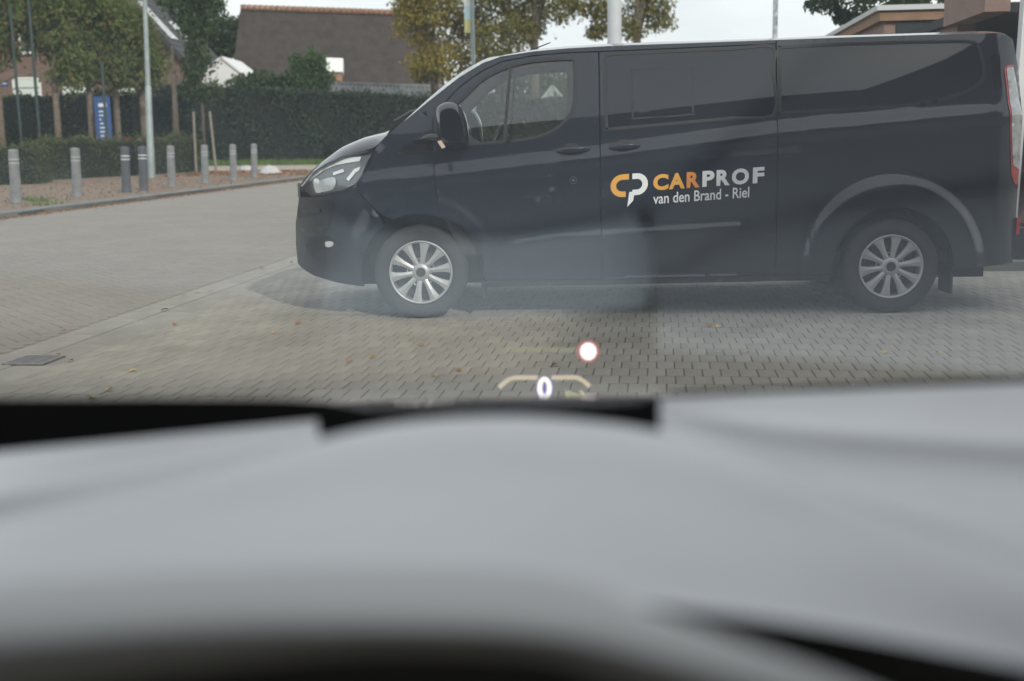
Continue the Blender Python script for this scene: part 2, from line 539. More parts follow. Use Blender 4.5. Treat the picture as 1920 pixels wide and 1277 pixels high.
# single fallen leaves on the forecourt and gutter
M['leafone'] = mat('fallen_leaf', (0.42, 0.26, 0.09), 0.7, objrand=0.35)
M['leaftwo'] = mat('fallen_leaf_yellow', (0.58, 0.40, 0.10), 0.7, objrand=0.2)
M['leafthree'] = mat('fallen_leaf_red', (0.36, 0.13, 0.07), 0.7, objrand=0.2)
def leaf_mesh(name, m):
    b = MB()
    prof = [(0, .0), (.12, .35), (.3, .8), (.45, .55), (.6, 1.0), (.75, .55), (1, 0)]
    rows = []
    for t, w in prof:
        z = .25 * math.sin(t * 3.1) * .4
        rows.append([((t - .5), -w * .38, z + .12 * w), ((t - .5), 0, z), ((t - .5), w * .38, z + .12 * w)])
    b.grid(rows)
    b.box((.48, -.012, 0), (.85, .012, .02))
    return b.mesh(name, m)
lm = [leaf_mesh('fallen_leaf', M['leafone']), leaf_mesh('fallen_leaf', M['leaftwo']), leaf_mesh('fallen_leaf', M['leafthree'])]
spots = [(250, 697, 1, .05, 'well right of the drain grate'), (205, 733, 1, .05, 'upper of two near the black screen edge at left'), (172, 747, 1, .06, 'lowest at the left, touching the black screen edge'),
         (328, 610, 2, .05, 'just beside the gutter edge at left'), (133, 678, 2, .04, 'right beside the drain grate'), (560, 607, 2, .07, 'in front of the van nose'), (395, 547, 0, .05, 'on the gutter left of the van shadow'),
         (310, 583, 0, .07, 'larger one on the gutter strip midway to the van'), (548, 493, 1, .06, 'on the gutter close to the van bumper'), (655, 680, 2, .05, 'left of the display, below the front wheel'),
         (815, 706, 1, .05, 'left of the display arc, nearest the dark screen foot'), (860, 696, 0, .05, 'just left of the display arc'), (1330, 613, 2, .07, 'below the van sill, right of the display patch'),
         (1347, 614, 1, .05, 'touching a reddish leaf below the van sill'), (1400, 662, 1, .04, 'small one between display and rear wheel'), (1660, 663, 1, .06, 'below the rear wheel, left of its pair'),
         (1760, 664, 1, .06, 'below the rear wheel, right of its pair'), (1040, 687, 0, .05, 'right above the display arc'), (1668, 592, 1, .04, 'tiny one at the foot of the rear tyre'),
         (515, 625, 0, .05, 'left of the reddish leaf before the van nose'), (107, 667, 0, .05, 'on the far corner of the drain grate'), (700, 672, 0, .05, 'below the front tyre, left one'),
         (790, 649, 0, .05, 'right under the front tyre'), (345, 555, 0, .05, 'on the gutter line, left of two'), (370, 550, 0, .05, 'on the gutter line, right of two'), (120, 620, 2, .05, 'on the road side of the gutter joint'), (490, 505, 0, .06, 'farthest on the gutter before the van')]
for (px, py, k, s, where) in spots:
    p = ground(px, py)
    o = link_mesh('fallen_leaf', lm[k], None, (p.x, p.y, .006), (rg.uniform(-.25, .25), rg.uniform(-.25, .25), rg.uniform(0, 6.28)))
    o.scale = (s * 1.0,) * 3
    col = ('brown', 'yellow', 'reddish')[k]
    tag(o, col + ' fallen leaf on the paving, ' + where, 'leaf', 'fallen leaves on the paving')

# ------------------------------------------------------------------ the van
VO = ground(791, 598)
VYAW = R(-1.373)
VW = 1.97
van = empty('van', (VO.x, VO.y, 0), VYAW)
tag(van, 'black passenger van with orange and white company lettering parked sideways', 'van')

ZC = [(-.95, .975), (-.8, .972), (-.39, .935), (1.3, 1.109), (2.52, 1.256), (3.73, 1.347), (4.3, 1.38)]
def dside(s, z):
    zc = interp(ZC, s)
    t = z - zc
    if t > 0:
        d = .030 * smooth(t / .11) + .145 * max(0, (t - .05) / .72) ** 1.35
    else:
        d = .010 * smooth(-t / .04) + .008 * smooth(-t / .5) + .03 * smooth((.42 - z) / .2)
    # lower swage ridge on the doors
    zs = interp([(.55, .50), (.66, .545), (1.0, .591), (1.3, .606), (2.33, .657)], s)
    win = smooth((s - .55) / .12) * smooth((2.36 - s) / .12)
    d -= win * (.020 * smooth((zs - z) / .045 + .5) * smooth((z - zs + .24) / .18))
    for (cs, amp, r0) in ((0.0, .018, .50), (3.335, .046, .575)):
        r = math.hypot(s - cs, z - .33)
        if r < r0 + .13:
            d -= amp * (1 - smooth((r - r0) / .085)) * smooth((z - .15) / .2) * (1 - smooth((z - zc + .08) / .08))
    if s < -.2: d += .50 * ((-.2 - s) / .80) ** 2.6
    if s > 3.95: d += .14 * ((s - 3.95) / .3) ** 2.6
    return d

def inside(p, poly):
    x, y = p; c = False
    j = len(poly) - 1
    for i in range(len(poly)):
        xi, yi = poly[i]; xj, yj = poly[j]
        if (yi > y) != (yj > y) and x < (xj - xi) * (y - yi) / (yj - yi) + xi: c = not c
        j = i
    return c

def densify(poly, step):
    out = []
    for a, b in zip(poly, poly[1:] + poly[:1]):
        n = max(1, int(math.ceil(math.hypot(b[0]-a[0], b[1]-a[1]) / step)))
        for k in range(n):
            t = k / n
            out.append((a[0] + (b[0]-a[0])*t, a[1] + (b[1]-a[1])*t))
    return out

def catmull(pts, n=4, closed=True):
    out = []; N = len(pts)
    for i in range(N if closed else N - 1):
        p0, p1, p2, p3 = (pts[(i-1) % N], pts[i], pts[(i+1) % N], pts[(i+2) % N]) if closed else (pts[max(i-1, 0)], pts[i], pts[i+1], pts[min(i+2, N-1)])
        for k in range(n):
            t = k / n
            out.append(tuple(0.5 * (2*b + (c-a)*t + (2*a-5*b+4*c-d)*t*t + (3*b-a-3*c+d)*t**3) for a, b, c, d in zip(p0, p1, p2, p3)))
    if not closed: out.append(pts[-1])
    return out

def panel(name, outline, holes, m, parent, lift=0.0, step=.05, flange=.02, far=False, rim=True):
    """a pressed sheet that follows the side of the body, with its own edges turned inwards"""
    outline = densify(outline, step); holes = [densify(h, step) for h in holes]
    pts, edges = [], []
    for loop in [outline] + holes:
        k = len(pts); pts += [Vector(p) for p in loop]
        edges += [(k + i, k + (i + 1) % len(loop)) for i in range(len(loop))]
    xs = [p[0] for p in outline]; zs = [p[1] for p in outline]
    allp = [p for l in [outline] + holes for p in l]
    x = min(xs) + step * .5
    while x < max(xs):
        z = min(zs) + step * .5
        while z < max(zs):
            q = (x, z)
            if inside(q, outline) and not any(inside(q, h) for h in holes):
                if min((q[0]-p[0])**2 + (q[1]-p[1])**2 for p in allp) > (step * .45) ** 2: pts.append(Vector(q))
            z += step
        x += step
    r = delaunay_2d_cdt(pts, edges, [], 0, 1e-5)
    vs, fs = r[0], r[2]
    b = MB()
    def P(q, e=0.0):
        d = dside(q[0], q[1]) - lift + e
        return (q[0], (VW - d) if far else d, q[1])
    ids = [b.vert(P(q)) for q in vs]
    cnt = {}
    for f in fs:
        c = (sum(vs[i][0] for i in f)/len(f), sum(vs[i][1] for i in f)/len(f))
        if not inside(c, outline) or any(inside(c, h) for h in holes): continue
        a2 = sum(vs[f[i]][0]*vs[f[(i+1) % len(f)]][1] - vs[f[(i+1) % len(f)]][0]*vs[f[i]][1] for i in range(len(f)))
        f = list(f) if a2 > 0 else list(f)[::-1]      # ccw in (s,z) looks towards -y
        if far: f = f[::-1]
        b.face([ids[i] for i in f])
        for i in range(len(f)):
            e = (f[i], f[(i+1) % len(f)])
            if e[::-1] in cnt: del cnt[e[::-1]]
            else: cnt[e] = 1
    if rim:
        for (i, j) in cnt:
            b.face([b.vert(P(vs[j])), b.vert(P(vs[i])), b.vert(P(vs[i], flange)), b.vert(P(vs[j], flange))])
    return b.build(name, m, parent, smooth_=True)

def arc(cs, r, a0, a1, n=18):
    return [(cs + r * math.cos(R(a0 + (a1 - a0) * k / n)), .33 + r * math.sin(R(a0 + (a1 - a0) * k / n))) for k in range(n + 1)]

# silhouette of the upper edge
SIL = [(-.915, .965), (-.902, 1.0), (-.841, 1.057), (-.741, 1.132), (-.582, 1.235), (-.425, 1.295), (-.25, 1.335), (-.18, 1.362), (.068, 1.55), (.295, 1.72), (.465, 1.825), (.6, 1.878), (.82, 1.914), (1.045, 1.934), (1.42, 1.950), (1.94, 1.958), (2.51, 1.968), (3.05, 1.978), (3.56, 1.985), (4.0, 1.990), (4.10, 1.985), (4.16, 1.95)]
ETOP = [(-.93, .93), (-.836, .985), (-.783, 1.046), (-.687, 1.10), (-.534, 1.161), (-.308, 1.215), (-.235, 1.285), (-.205, 1.315), (-.16, 1.345), (.072, 1.528), (.298, 1.698), (.467, 1.795), (.598, 1.838), (.82, 1.868), (1.05, 1.884), (1.42, 1.897), (1.94, 1.905), (2.51, 1.915), (3.05, 1.925), (3.56, 1.932), (4.0, 1.935), (4.10, 1.925), (4.155, 1.895)]
def top_pts(s0, s1):
    pts = [(s0, interp(ETOP, s0))] + [p for p in ETOP if s0 + .02 < p[0] < s1 - .02] + [(s1, interp(ETOP, s1))]
    return pts

WIN_DRIVER = catmull([(.262, 1.49), (.335, 1.572), (.45, 1.679), (.6, 1.757), (.77, 1.802), (.95, 1.818), (1.085, 1.820), (1.112, 1.80), (1.116, 1.661), (1.103, 1.478), (1.04, 1.377), (.93, 1.300), (.76, 1.254), (.37, 1.226), (.345, 1.25), (.30, 1.38)], 4)
WIN_SLIDE = catmull([(1.325, 1.80), (1.345, 1.842), (1.6, 1.853), (2.2, 1.868), (2.494, 1.874), (2.494, 1.70), (2.494, 1.402), (2.2, 1.379), (1.7, 1.34), (1.345, 1.316), (1.322, 1.34), (1.32, 1.55)], 3)
WIN_REAR = catmull([(2.53, 1.87), (2.535, 1.872), (3.0, 1.885), (3.6, 1.890), (3.85, 1.885), (3.905, 1.845), (3.93, 1.74), (3.935, 1.64), (3.90, 1.585), (3.80, 1.53), (3.62, 1.475), (3.4, 1.446), (3.0, 1.428), (2.53, 1.408), (2.525, 1.41), (2.525, 1.64)], 3)
INNER = catmull([(1.51, 1.70), (1.535, 1.728), (1.90, 1.735), (1.925, 1.71), (1.93, 1.44), (1.905, 1.412), (1.54, 1.392), (1.512, 1.42)], 3)
DOOR_SEAM = [(.114, 1.36), (.112, 1.31), (.114, 1.17), (.119, 1.015), (.145, .80), (.19, .72), (.30, .66), (.405, .58), (.45, .45), (.455, .285)]
HEAD = [(-.866, .955), (-.836, .985), (-.783, 1.046), (-.687, 1.100), (-.534, 1.161), (-.312, 1.203), (-.35, 1.114), (-.395, 1.02), (-.447, .955), (-.544, .912), (-.70, .886), (-.80, .872), (-.85, .90)]
g_ = .004
for far in (False, True):
    # front bumper (lower nose)
    bump = [(-.975, .36), (-.985, .50), (-.975, .67), (-.925, .86), (-.80, .864), (-.70, .878), (-.544, .904), (-.452, .946), (-.40, .87), (-.33, .80), (-.275, .745 - .02)] + arc(0, .425, 118, 193)[2:] + [(-.42, .232), (-.608, .25), (-.83, .29), (-.925, .325)]
    fb = panel('front_bumper', bump, [], M['paint'], van, far=far)
    # bonnet side / front wing
    wing = [(-.448, .940), (-.39, 1.015), (-.345, 1.11), (-.305, 1.205), (-.235, 1.283), (-.205, 1.315), (-.16, 1.345), (.0, 1.472 ), (.105, 1.40), (.106, 1.31)] + [(s - g_*1.6, z) for s, z in DOOR_SEAM[2:6]] + [(.28, .655)] + arc(0, .425, 38, 116) + [(-.27, .752), (-.33, .812), (-.40, .885)]
    panel('front_wing', wing, [], M['paint'], van, far=far)
    # roof pillar and rail above the doors
    up = [(.0, 1.472)] + [p for p in ETOP if p[0] > .05 and p[0] < 2.5] + [(2.51, 1.915)]
    lo = [(2.51, 1.893), (2.2, 1.885), (1.7, 1.872), (1.285, 1.862), (1.05, 1.858), (.82, 1.842), (.6, 1.806), (.45, 1.738), (.298, 1.635), (.185, 1.52), (.105, 1.405)]
    panel('roof_rail', up + lo, [], M['paint'], van, far=far, step=.04)
    # doors
    door = [(.112, 1.398), (.192, 1.512), (.303, 1.627), (.453, 1.730), (.602, 1.798), (.82, 1.834), (1.05, 1.850), (1.276, 1.854), (1.277, 1.2), (1.283, .70), (1.288, .27), (.462, .27)] + DOOR_SEAM[::-1]
    fd = panel('front_door', door, [WIN_DRIVER], M['paint'], van, far=far, step=.06 if far else .028)
    slide = [(1.285, 1.854), (1.7, 1.864), (2.2, 1.877), (2.503, 1.885), (2.507, 1.4), (2.515, .9), (2.518, .285), (1.297, .27), (1.291, .70), (1.285, 1.2)]
    sd = panel('sliding_door', slide, [WIN_SLIDE], M['paint'], van, far=far, step=.06 if far else .028)
    inner = [(.02, 1.46)] + [(a, z - .012) for a, z in ETOP if .05 < a < 2.5] + [(2.56, 1.90), (2.56, .45), (.30, .45), (.16, .75), (.10, 1.2), (.02, 1.30)]
    panel('door_lining', inner, [WIN_DRIVER], M['interior'], van, lift=-.045, far=far, step=.07, flange=.004)
    quarter = [(2.517, 1.915)] + [p for p in ETOP if p[0] > 2.6] + [(4.20, 1.7), (4.235, 1.4), (4.245, 1.0), (4.24, .62), (4.235, .34), (3.80, .315)] + arc(3.335, .425, -3, 186, 30) + [(2.90, .285), (2.525, .285), (2.522, .9), (2.514, 1.4)]
    rq = panel('rear_quarter', quarter, [WIN_REAR], M['paint'], van, far=far, step=.06 if far else .03)
    panel('sill', [(.43, .262), (1.3, .262), (2.5, .277), (2.905, .278), (2.905, .238), (1.3, .222), (.43, .215)], [], M['blackplastic'], van, lift=-.01, far=far)
    # glazing
    seal_w = .012
    def shrink(poly, k):
        cx = sum(p[0] for p in poly)/len(poly); cz = sum(p[1] for p in poly)/len(poly)
        out = []
        for i in range(len(poly)):
            a, c = poly[i-1], poly[(i+1) % len(poly)]
            tx, tz = c[0]-a[0], c[1]-a[1]; L = math.hypot(tx, tz) or 1
            nx, nz = -tz/L, tx/L
            if (cx-poly[i][0])*nx + (cz-poly[i][1])*nz < 0: nx, nz = -nx, -nz
            out.append((poly[i][0]+nx*k, poly[i][1]+nz*k))
        return out
    for (w, par, nm) in ((WIN_DRIVER, fd, 'window_seal'), (WIN_SLIDE, sd, 'window_seal'), (WIN_REAR, rq, 'window_seal')):
        panel(nm, shrink(w, -.004), [shrink(w, .017)], M['seal'], par, lift=.003, far=far, flange=.012)
    gp = panel('window_glass', shrink(WIN_DRIVER, .004), [], M['clear'], fd, lift=-.012, far=far, rim=False)
    panel('window_glass', shrink(WIN_SLIDE, .004), [], M['privacy'], sd, lift=-.002, far=far, rim=False)
    panel('window_glass', shrink(WIN_REAR, .004), [], M['privacy'], rq, lift=-.002, far=far, rim=False)
    panel('vent_pane_frame', shrink(INNER, -.005), [shrink(INNER, .007)], M['seal'], sd, lift=.001, far=far, flange=.006)
    panel('vent_pane', shrink(INNER, .006), [], M['privacy'], sd, lift=.0005, far=far, rim=False)
    # divider bar between quarter light and driver's window
    panel('divider_bar', [(.650, 1.782), (.668, 1.787), (.619, 1.236), (.597, 1.234)], [], M['seal'], fd, lift=.002, far=far, flange=.02)
    # black corner trim that carries the mirror
    panel('mirror_trim', [(-.175, 1.170), (-.02, 1.262), (.102, 1.345), (.106, 1.18), (.0, 1.165)], [], M['blackgloss'], van, lift=.004, far=far, flange=.006)
    # lamps
    hl = panel('headlight', HEAD, [], M['lampdark'], van, lift=-.035, far=far, flange=.01)
    panel('lens', shrink(HEAD, .003), [], M['lens'], hl, lift=-.001, far=far, rim=False)
    for piece in ([(-.825, .975), (-.70, 1.060), (-.60, 1.097), (-.51, 1.112), (-.42, 1.125), (-.405, 1.155), (-.50, 1.150), (-.60, 1.142), (-.72, 1.092), (-.80, 1.025)],
                  [(-.52, 1.0), (-.46, 1.07), (-.415, 1.085), (-.425, 1.058), (-.45, 1.045), (-.50, .985)],
                  [(-.625, 1.045), (-.545, 1.070), (-.535, 1.050), (-.62, 1.025)]):
        panel('light_guide', piece, [], M['lampwhite'], hl, lift=-.024, far=far, flange=.008)
    panel('projector', catmull([(-.735, .985), (-.62, 1.012), (-.60, .97), (-.63, .925), (-.735, .905), (-.76, .95)], 3), [], M['lampclear'], hl, lift=-.022, far=far, flange=.012)
    panel('projector_bezel', catmull([(-.775, 1.0), (-.735, .99), (-.735, .93), (-.72, .905), (-.765, .90), (-.785, .95)], 3), [], M['lampwhite'], hl, lift=-.02, far=far, flange=.008)
    panel('headlight_rim', shrink(HEAD, -.003), [shrink(HEAD, .010)], M['blackgloss'], hl, lift=.001, far=far, flange=.03)
    fl = panel('fog_lamp', catmull([(-.86, .565), (-.66, .580), (-.59, .545), (-.63, .46), (-.85, .44)], 3), [], M['seal'], fb, lift=.004, far=far, flange=.008)
    panel('fog_lens', catmull([(-.70, .548), (-.645, .553), (-.635, .535), (-.655, .515), (-.695, .512)], 3), [], M['lampclear'], fl, lift=.008, far=far, flange=.006)
    panel('bumper_grille', catmull([(-.915, .84), (-.70, .855), (-.62, .82), (-.66, .70), (-.70, .63), (-.935, .62)], 3), [], M['blackgloss'], fb, lift=.004, far=far, flange=.008)
    panel('bumper_blade', [(-.86, .77), (-.78, .80), (-.73, .785), (-.74, .755), (-.82, .74)], [], M['paint'], fb, lift=.012, far=far, flange=.01)
    tl = panel('tail_light', [(4.075, 1.69), (4.10, 1.715), (4.15, 1.72), (4.235, 1.36), (4.242, .86), (4.20, .90), (4.16, .965), (4.145, 1.10), (4.11, 1.40)], [], M['red'], van, lift=.006, far=far, step=.03)
    panel('tail_light_clear', [(4.092, 1.685), (4.105, 1.702), (4.150, 1.705), (4.232, 1.36), (4.238, 1.0), (4.172, 1.03), (4.157, 1.11), (4.124, 1.40)], [], M['lampclear'], tl, lift=.010, far=far, step=.03)
    panel('rear_corner_trim', [(3.985, 1.78), (4.045, 1.785), (4.05, 1.66), (4.06, 1.56), (4.0, 1.56)], [], M['blackgloss'], rq, lift=.002, far=far, flange=.006)
    # mudflap behind the rear wheel
    yy = (VW - .30, VW - .04) if far else (.04, .30)
    mf = MB(); mf.box((3.765, yy[0], .13), (3.780, yy[1], .36)); mf.build('mudflap', M['rubber'], van)
    mf = MB(); mf.box((.44, yy[0] + .03, .13), (.455, yy[1], .30)); mf.build('mudflap', M['rubber'], van)
    # wheel arch liners
    for cs in (0.0, 3.335):
        ln = MB(); ya, yb = (VW - .45, VW - .03) if far else (.03, .45)
        A_ = arc(cs, .43, -12, 192, 24)
        ln.grid([[(s, ya, z) for s, z in A_], [(s, yb, z) for s, z in A_]])
        yi = ya if far else yb
        ln.face([ln.vert((s, yi, z)) for s, z in A_])
        ln.build('wheel_arch_liner', M['seal'], van)

# roof, bonnet, windscreen: lofted across the width
def top_loft(name, s0, s1, ns, m, parent, p=3.0, c0=0.0, thick=False, lift=0.0, taper=False):
    rows = []
    for i in range(ns + 1):
        s = s0 + (s1 - s0) * i / ns
        e = interp(ETOP, s); c = max(interp(SIL, s) + c0 * (math.sin(math.pi * min(1, max(0, i / ns))) ** .6 if taper else 1), e + .01)
        de = dside(s, e)
        row = []
        for k in range(25):
            t = 0.5 - 0.5 * math.cos(math.pi * k / 24)
            y = de + t * (VW - 2 * de)
            row.append((s, y, lift + e + (c - e) * (1 - abs(2*t - 1) ** p)))
        rows.append(row)
    b = MB(); b.grid(rows, flip=True)
    return b.build(name, m, parent, smooth_=True)
top_loft('bonnet', -.93, -.215, 18, M['paint'], van, p=7.0)
top_loft('windscreen', -.17, .585, 16, M['screen2'], van, p=3.0, c0=.055, taper=True)
top_loft('roof', .59, 4.155, 60, M['paint'], van, p=5.0, c0=-.012)
M['rooflin'] = M['interior']
top_loft('headliner', .62, 4.0, 20, M['rooflin'], van, p=5.0, c0=-.04, lift=-.015)
# scuttle between bonnet and windscreen
top_loft('scuttle_panel', -.215, -.165, 2, M['blackplastic'], van, p=2.9, lift=-.004)
# wipers
for y0 in (.35, 1.05):
    wp = MB(); wp.tube([(-.20, y0, 1.40), (-.10, y0 + .25, 1.475), (-.06, y0 + .55, 1.50)], .009, 6); wp.build('wiper', M['blackplastic'], van)

# nose: grille and bumper face
nose = MB()
rows = []
for k in range(15):
    z = .33 + (.93 - .33) * k / 14
    s_edge = interp([(.33, -.925), (.36, -.975), (.50, -.985), (.67, -.975), (.86, -.925), (.93, -.93)], z)
    d = dside(s_edge, z)
    rows.append([(s_edge - .035 * (1 - abs(2*t/12 - 1) ** 2), d + (VW - 2*d) * t / 12, z) for t in range(13)])
nose.grid(rows)
nz = nose.build('front_panel', M['blackgloss'], van, smooth_=True)
for zz, hh in ((.60, .03), (.70, .03), (.80, .03)):
    gb = MB(); gb.box((-1.012, .85, zz), (-.985, VW - .85, zz + hh)); gb.build('grille_bar', M['blackgloss'], nz)
gb = MB(); gb.box((-.975, .80, .875), (-.94, VW - .80, .935)); gb.build('grille_chrome', M['chrome'], nz)
np_ = MB(); np_.box((-1.032, .72, .44), (-1.017, 1.24, .55)); np_.build('number_plate', mat('number_plate', (.75, .55, .05), .5), van)
for far in (False, True):
    ch = MB(); y0 = dside(-.90, .92); y0 = VW - y0 if far else y0
    ch.box((-.922, y0 - .02, .865), (-.905, y0 + .02, .965)); ch.build('grille_corner', M['chrome'], nz)

# tail and underbody
tail = MB(); rows = []
for k in range(25):
    z = .33 + (1.90 - .33) * k / 24
    se = interp([(.33, 4.235), (.62, 4.24), (1.0, 4.245), (1.4, 4.235), (1.7, 4.20), (1.90, 4.152)], z)
    d = dside(se, z)
    rows.append([(se + .03 * (1 - abs(2*t/10 - 1) ** 4), d + (VW - 2*d) * t / 10, z) for t in range(11)])
tail.grid(rows, flip=True)
tg = tail.build('tailgate', M['paint'], van, smooth_=True)
rbp = MB(); rbp.box((4.17, .16, .36), (4.36, VW - .16, .58)); rbp.build('rear_bumper', M['blackplastic'], van)
rf = MB(); rf.box((4.24, .12, .54), (4.262, .20, .66)); rf.build('reflector', M['red'], tg)
ub = MB(); ub.box((-.55, .46, .20), (4.15, VW - .46, .40)); ub.build('underbody', M['seal'], van)
ub = MB(); ub.tube([(1.2, 1.5, .22), (2.9, 1.5, .22)], .05, 8); ub.build('exhaust_pipe', M['disc'], van)
ub = MB(); ub.box((.47, .12, .34), (4.1, VW - .12, .44)); ub.build('floor_pan', M['interior'], van)
bh = MB(); bh.box((1.62, .20, .44), (1.66, VW - .20, 1.86)); bh.build('bulkhead', M['interior'], van)
db = MB()
prof = [(-.12, 1.24), (.05, 1.33), (.25, 1.31), (.38, 1.22), (.40, 1.0), (.30, .80), (.2, .5)]
db.grid([[(s, .12, z) for s, z in prof], [(s, VW - .12, z) for s, z in prof]]); db.build('dashboard', M['interior'], van, smooth_=True)
for y0 in (.30, 1.15):
    se = MB()
    pr = [(.72, .70), (.78, .86), (1.18, .82), (1.26, .95), (1.36, 1.36), (1.47, 1.37), (1.40, .95), (1.32, .68)]
    se.prism([(s, y0, z) for s, z in pr], [(s, y0 + .5, z) for s, z in pr])
    so = se.build('seat', M['seatcloth'], van, fix=True)
    hr = MB(); pr = [(1.37, 1.42), (1.39, 1.60), (1.47, 1.61), (1.49, 1.43)]
    hr.prism([(s, y0 + .12, z) for s, z in pr], [(s, y0 + .38, z) for s, z in pr]); hr.build('headrest', M['seatcloth'], so, fix=True)
sw = MB(); ring = []
for k in range(25):
    a = 6.2832 * k / 24
    ring.append((.50 - .19 * math.sin(a) * .45 * -1, .53 + .19 * math.cos(a), 1.20 + .19 * math.sin(a) * .89))
sw.tube(ring, .016, 8, cap=False); sw.build('steering_wheel', M['blackplastic'], van, smooth_=True)

# mirrors
for far in (False, True):
    sg = -1 if not far else 1
    y_in = dside(.15, 1.30) if not far else VW - dside(.15, 1.30)
    y_out = y_in + sg * .24
    cap = catmull([(.150, 1.30), (.146, 1.46), (.175, 1.505), (.235, 1.525), (.30, 1.508), (.345, 1.44), (.365, 1.35), (.366, 1.235), (.33, 1.205), (.20, 1.22)], 3)
    rows = []
    for (k, sc) in ((0.0, .80), (.15, .95), (.5, 1.0), (.8, .93), (1.0, .70)):
        y = y_in + sg * (.04 + .20 * k)
        rows.append([(.257 + (s - .257) * sc, y, 1.36 + (z - 1.36) * sc) for s, z in cap + cap[:1]])
    mb = MB(); mb.grid(rows, flip=far)
    mb.face([mb.vert(p) for p in (rows[-1][:-1] if not far else rows[-1][:-1][::-1])]); mb.face([mb.vert(p) for p in (rows[0][:-1][::-1] if not far else rows[0][:-1])])
    mo = mb.build('door_mirror', M['blackgloss'], van, smooth_=True)
    ar = MB(); ar.tube([(-.02, y_in, 1.262), (.10, y_in + sg*.05, 1.285), (.22, y_in + sg*.14, 1.275)], [.026, .030, .034], 8); ar.build('mirror_arm', M['blackgloss'], mo, smooth_=True)
    ind = MB(); ind.prism([(.158, y_out - sg*.03, 1.255), (.185, y_out - sg*.03, 1.262), (.215, y_out - sg*.03, 1.215), (.190, y_out - sg*.03, 1.205)], [(.158, y_out + sg*.012, 1.255), (.185, y_out + sg*.012, 1.262), (.215, y_out + sg*.012, 1.215), (.190, y_out + sg*.012, 1.205)])
    ind.build('indicator', M['indicator'], mo, fix=True)

# door handles
for (s0, z0, ln, par_name) in ((.975, 1.178, .235, 'front_door'), (1.345, 1.196, .215, 'sliding_door')):
    par = [c for c in van.children if c.name.split('.')[0] == par_name][0]
    cup = catmull([(s0 + .04, z0 + .010), (s0 + .07, z0 + .045), (s0 + .13, z0 + .052), (s0 + .165, z0 + .018)], 4)
    panel('handle_recess_shade', cup, [], M['seal'], par, lift=.0015, step=.03, flange=.002)  # flat black patch, the shade of a hollow is in its colour
    hb = MB(); rows = []
    for k in range(9):
        t = k / 8; s = s0 + ln * t; z = z0 + .012 * t; w = .013 + .010 * math.sin(math.pi * t); yb = dside(s, z) - .006 - .030 * math.sin(math.pi * t) ** .6
        rows.append([(s, yb + w * .5 * math.cos(a), z + w * math.sin(a)) for a in [6.2832 * j / 8 for j in range(9)]])
    hb.grid(rows); hb.build('handle', M['paint'], par, smooth_=True)
fdoor = [c for c in van.children if c.name == 'front_door'][0]
kh = MB(); yk = dside(1.092, .971)
kh.lathe([(.0, -.006), (.011, -.006), (.012, -.002)], 14, axis='y', c=(1.092, yk, .971)); kh.build('lock_barrel', M['chrome'], fdoor)
kr = MB(); kr.lathe([(.021, .004), (.022, -.004), (.027, -.004), (.028, .004)], 18, axis='y', c=(1.092, yk, .971)); kr.build('lock_ring', M['disc'], fdoor)
an = MB(); an.tube([(.70, .95, 1.88), (.80, .95, 1.93), (.95, .95, 1.985)], [.012, .006, .004], 6); an.build('roof_aerial', M['blackplastic'], van)

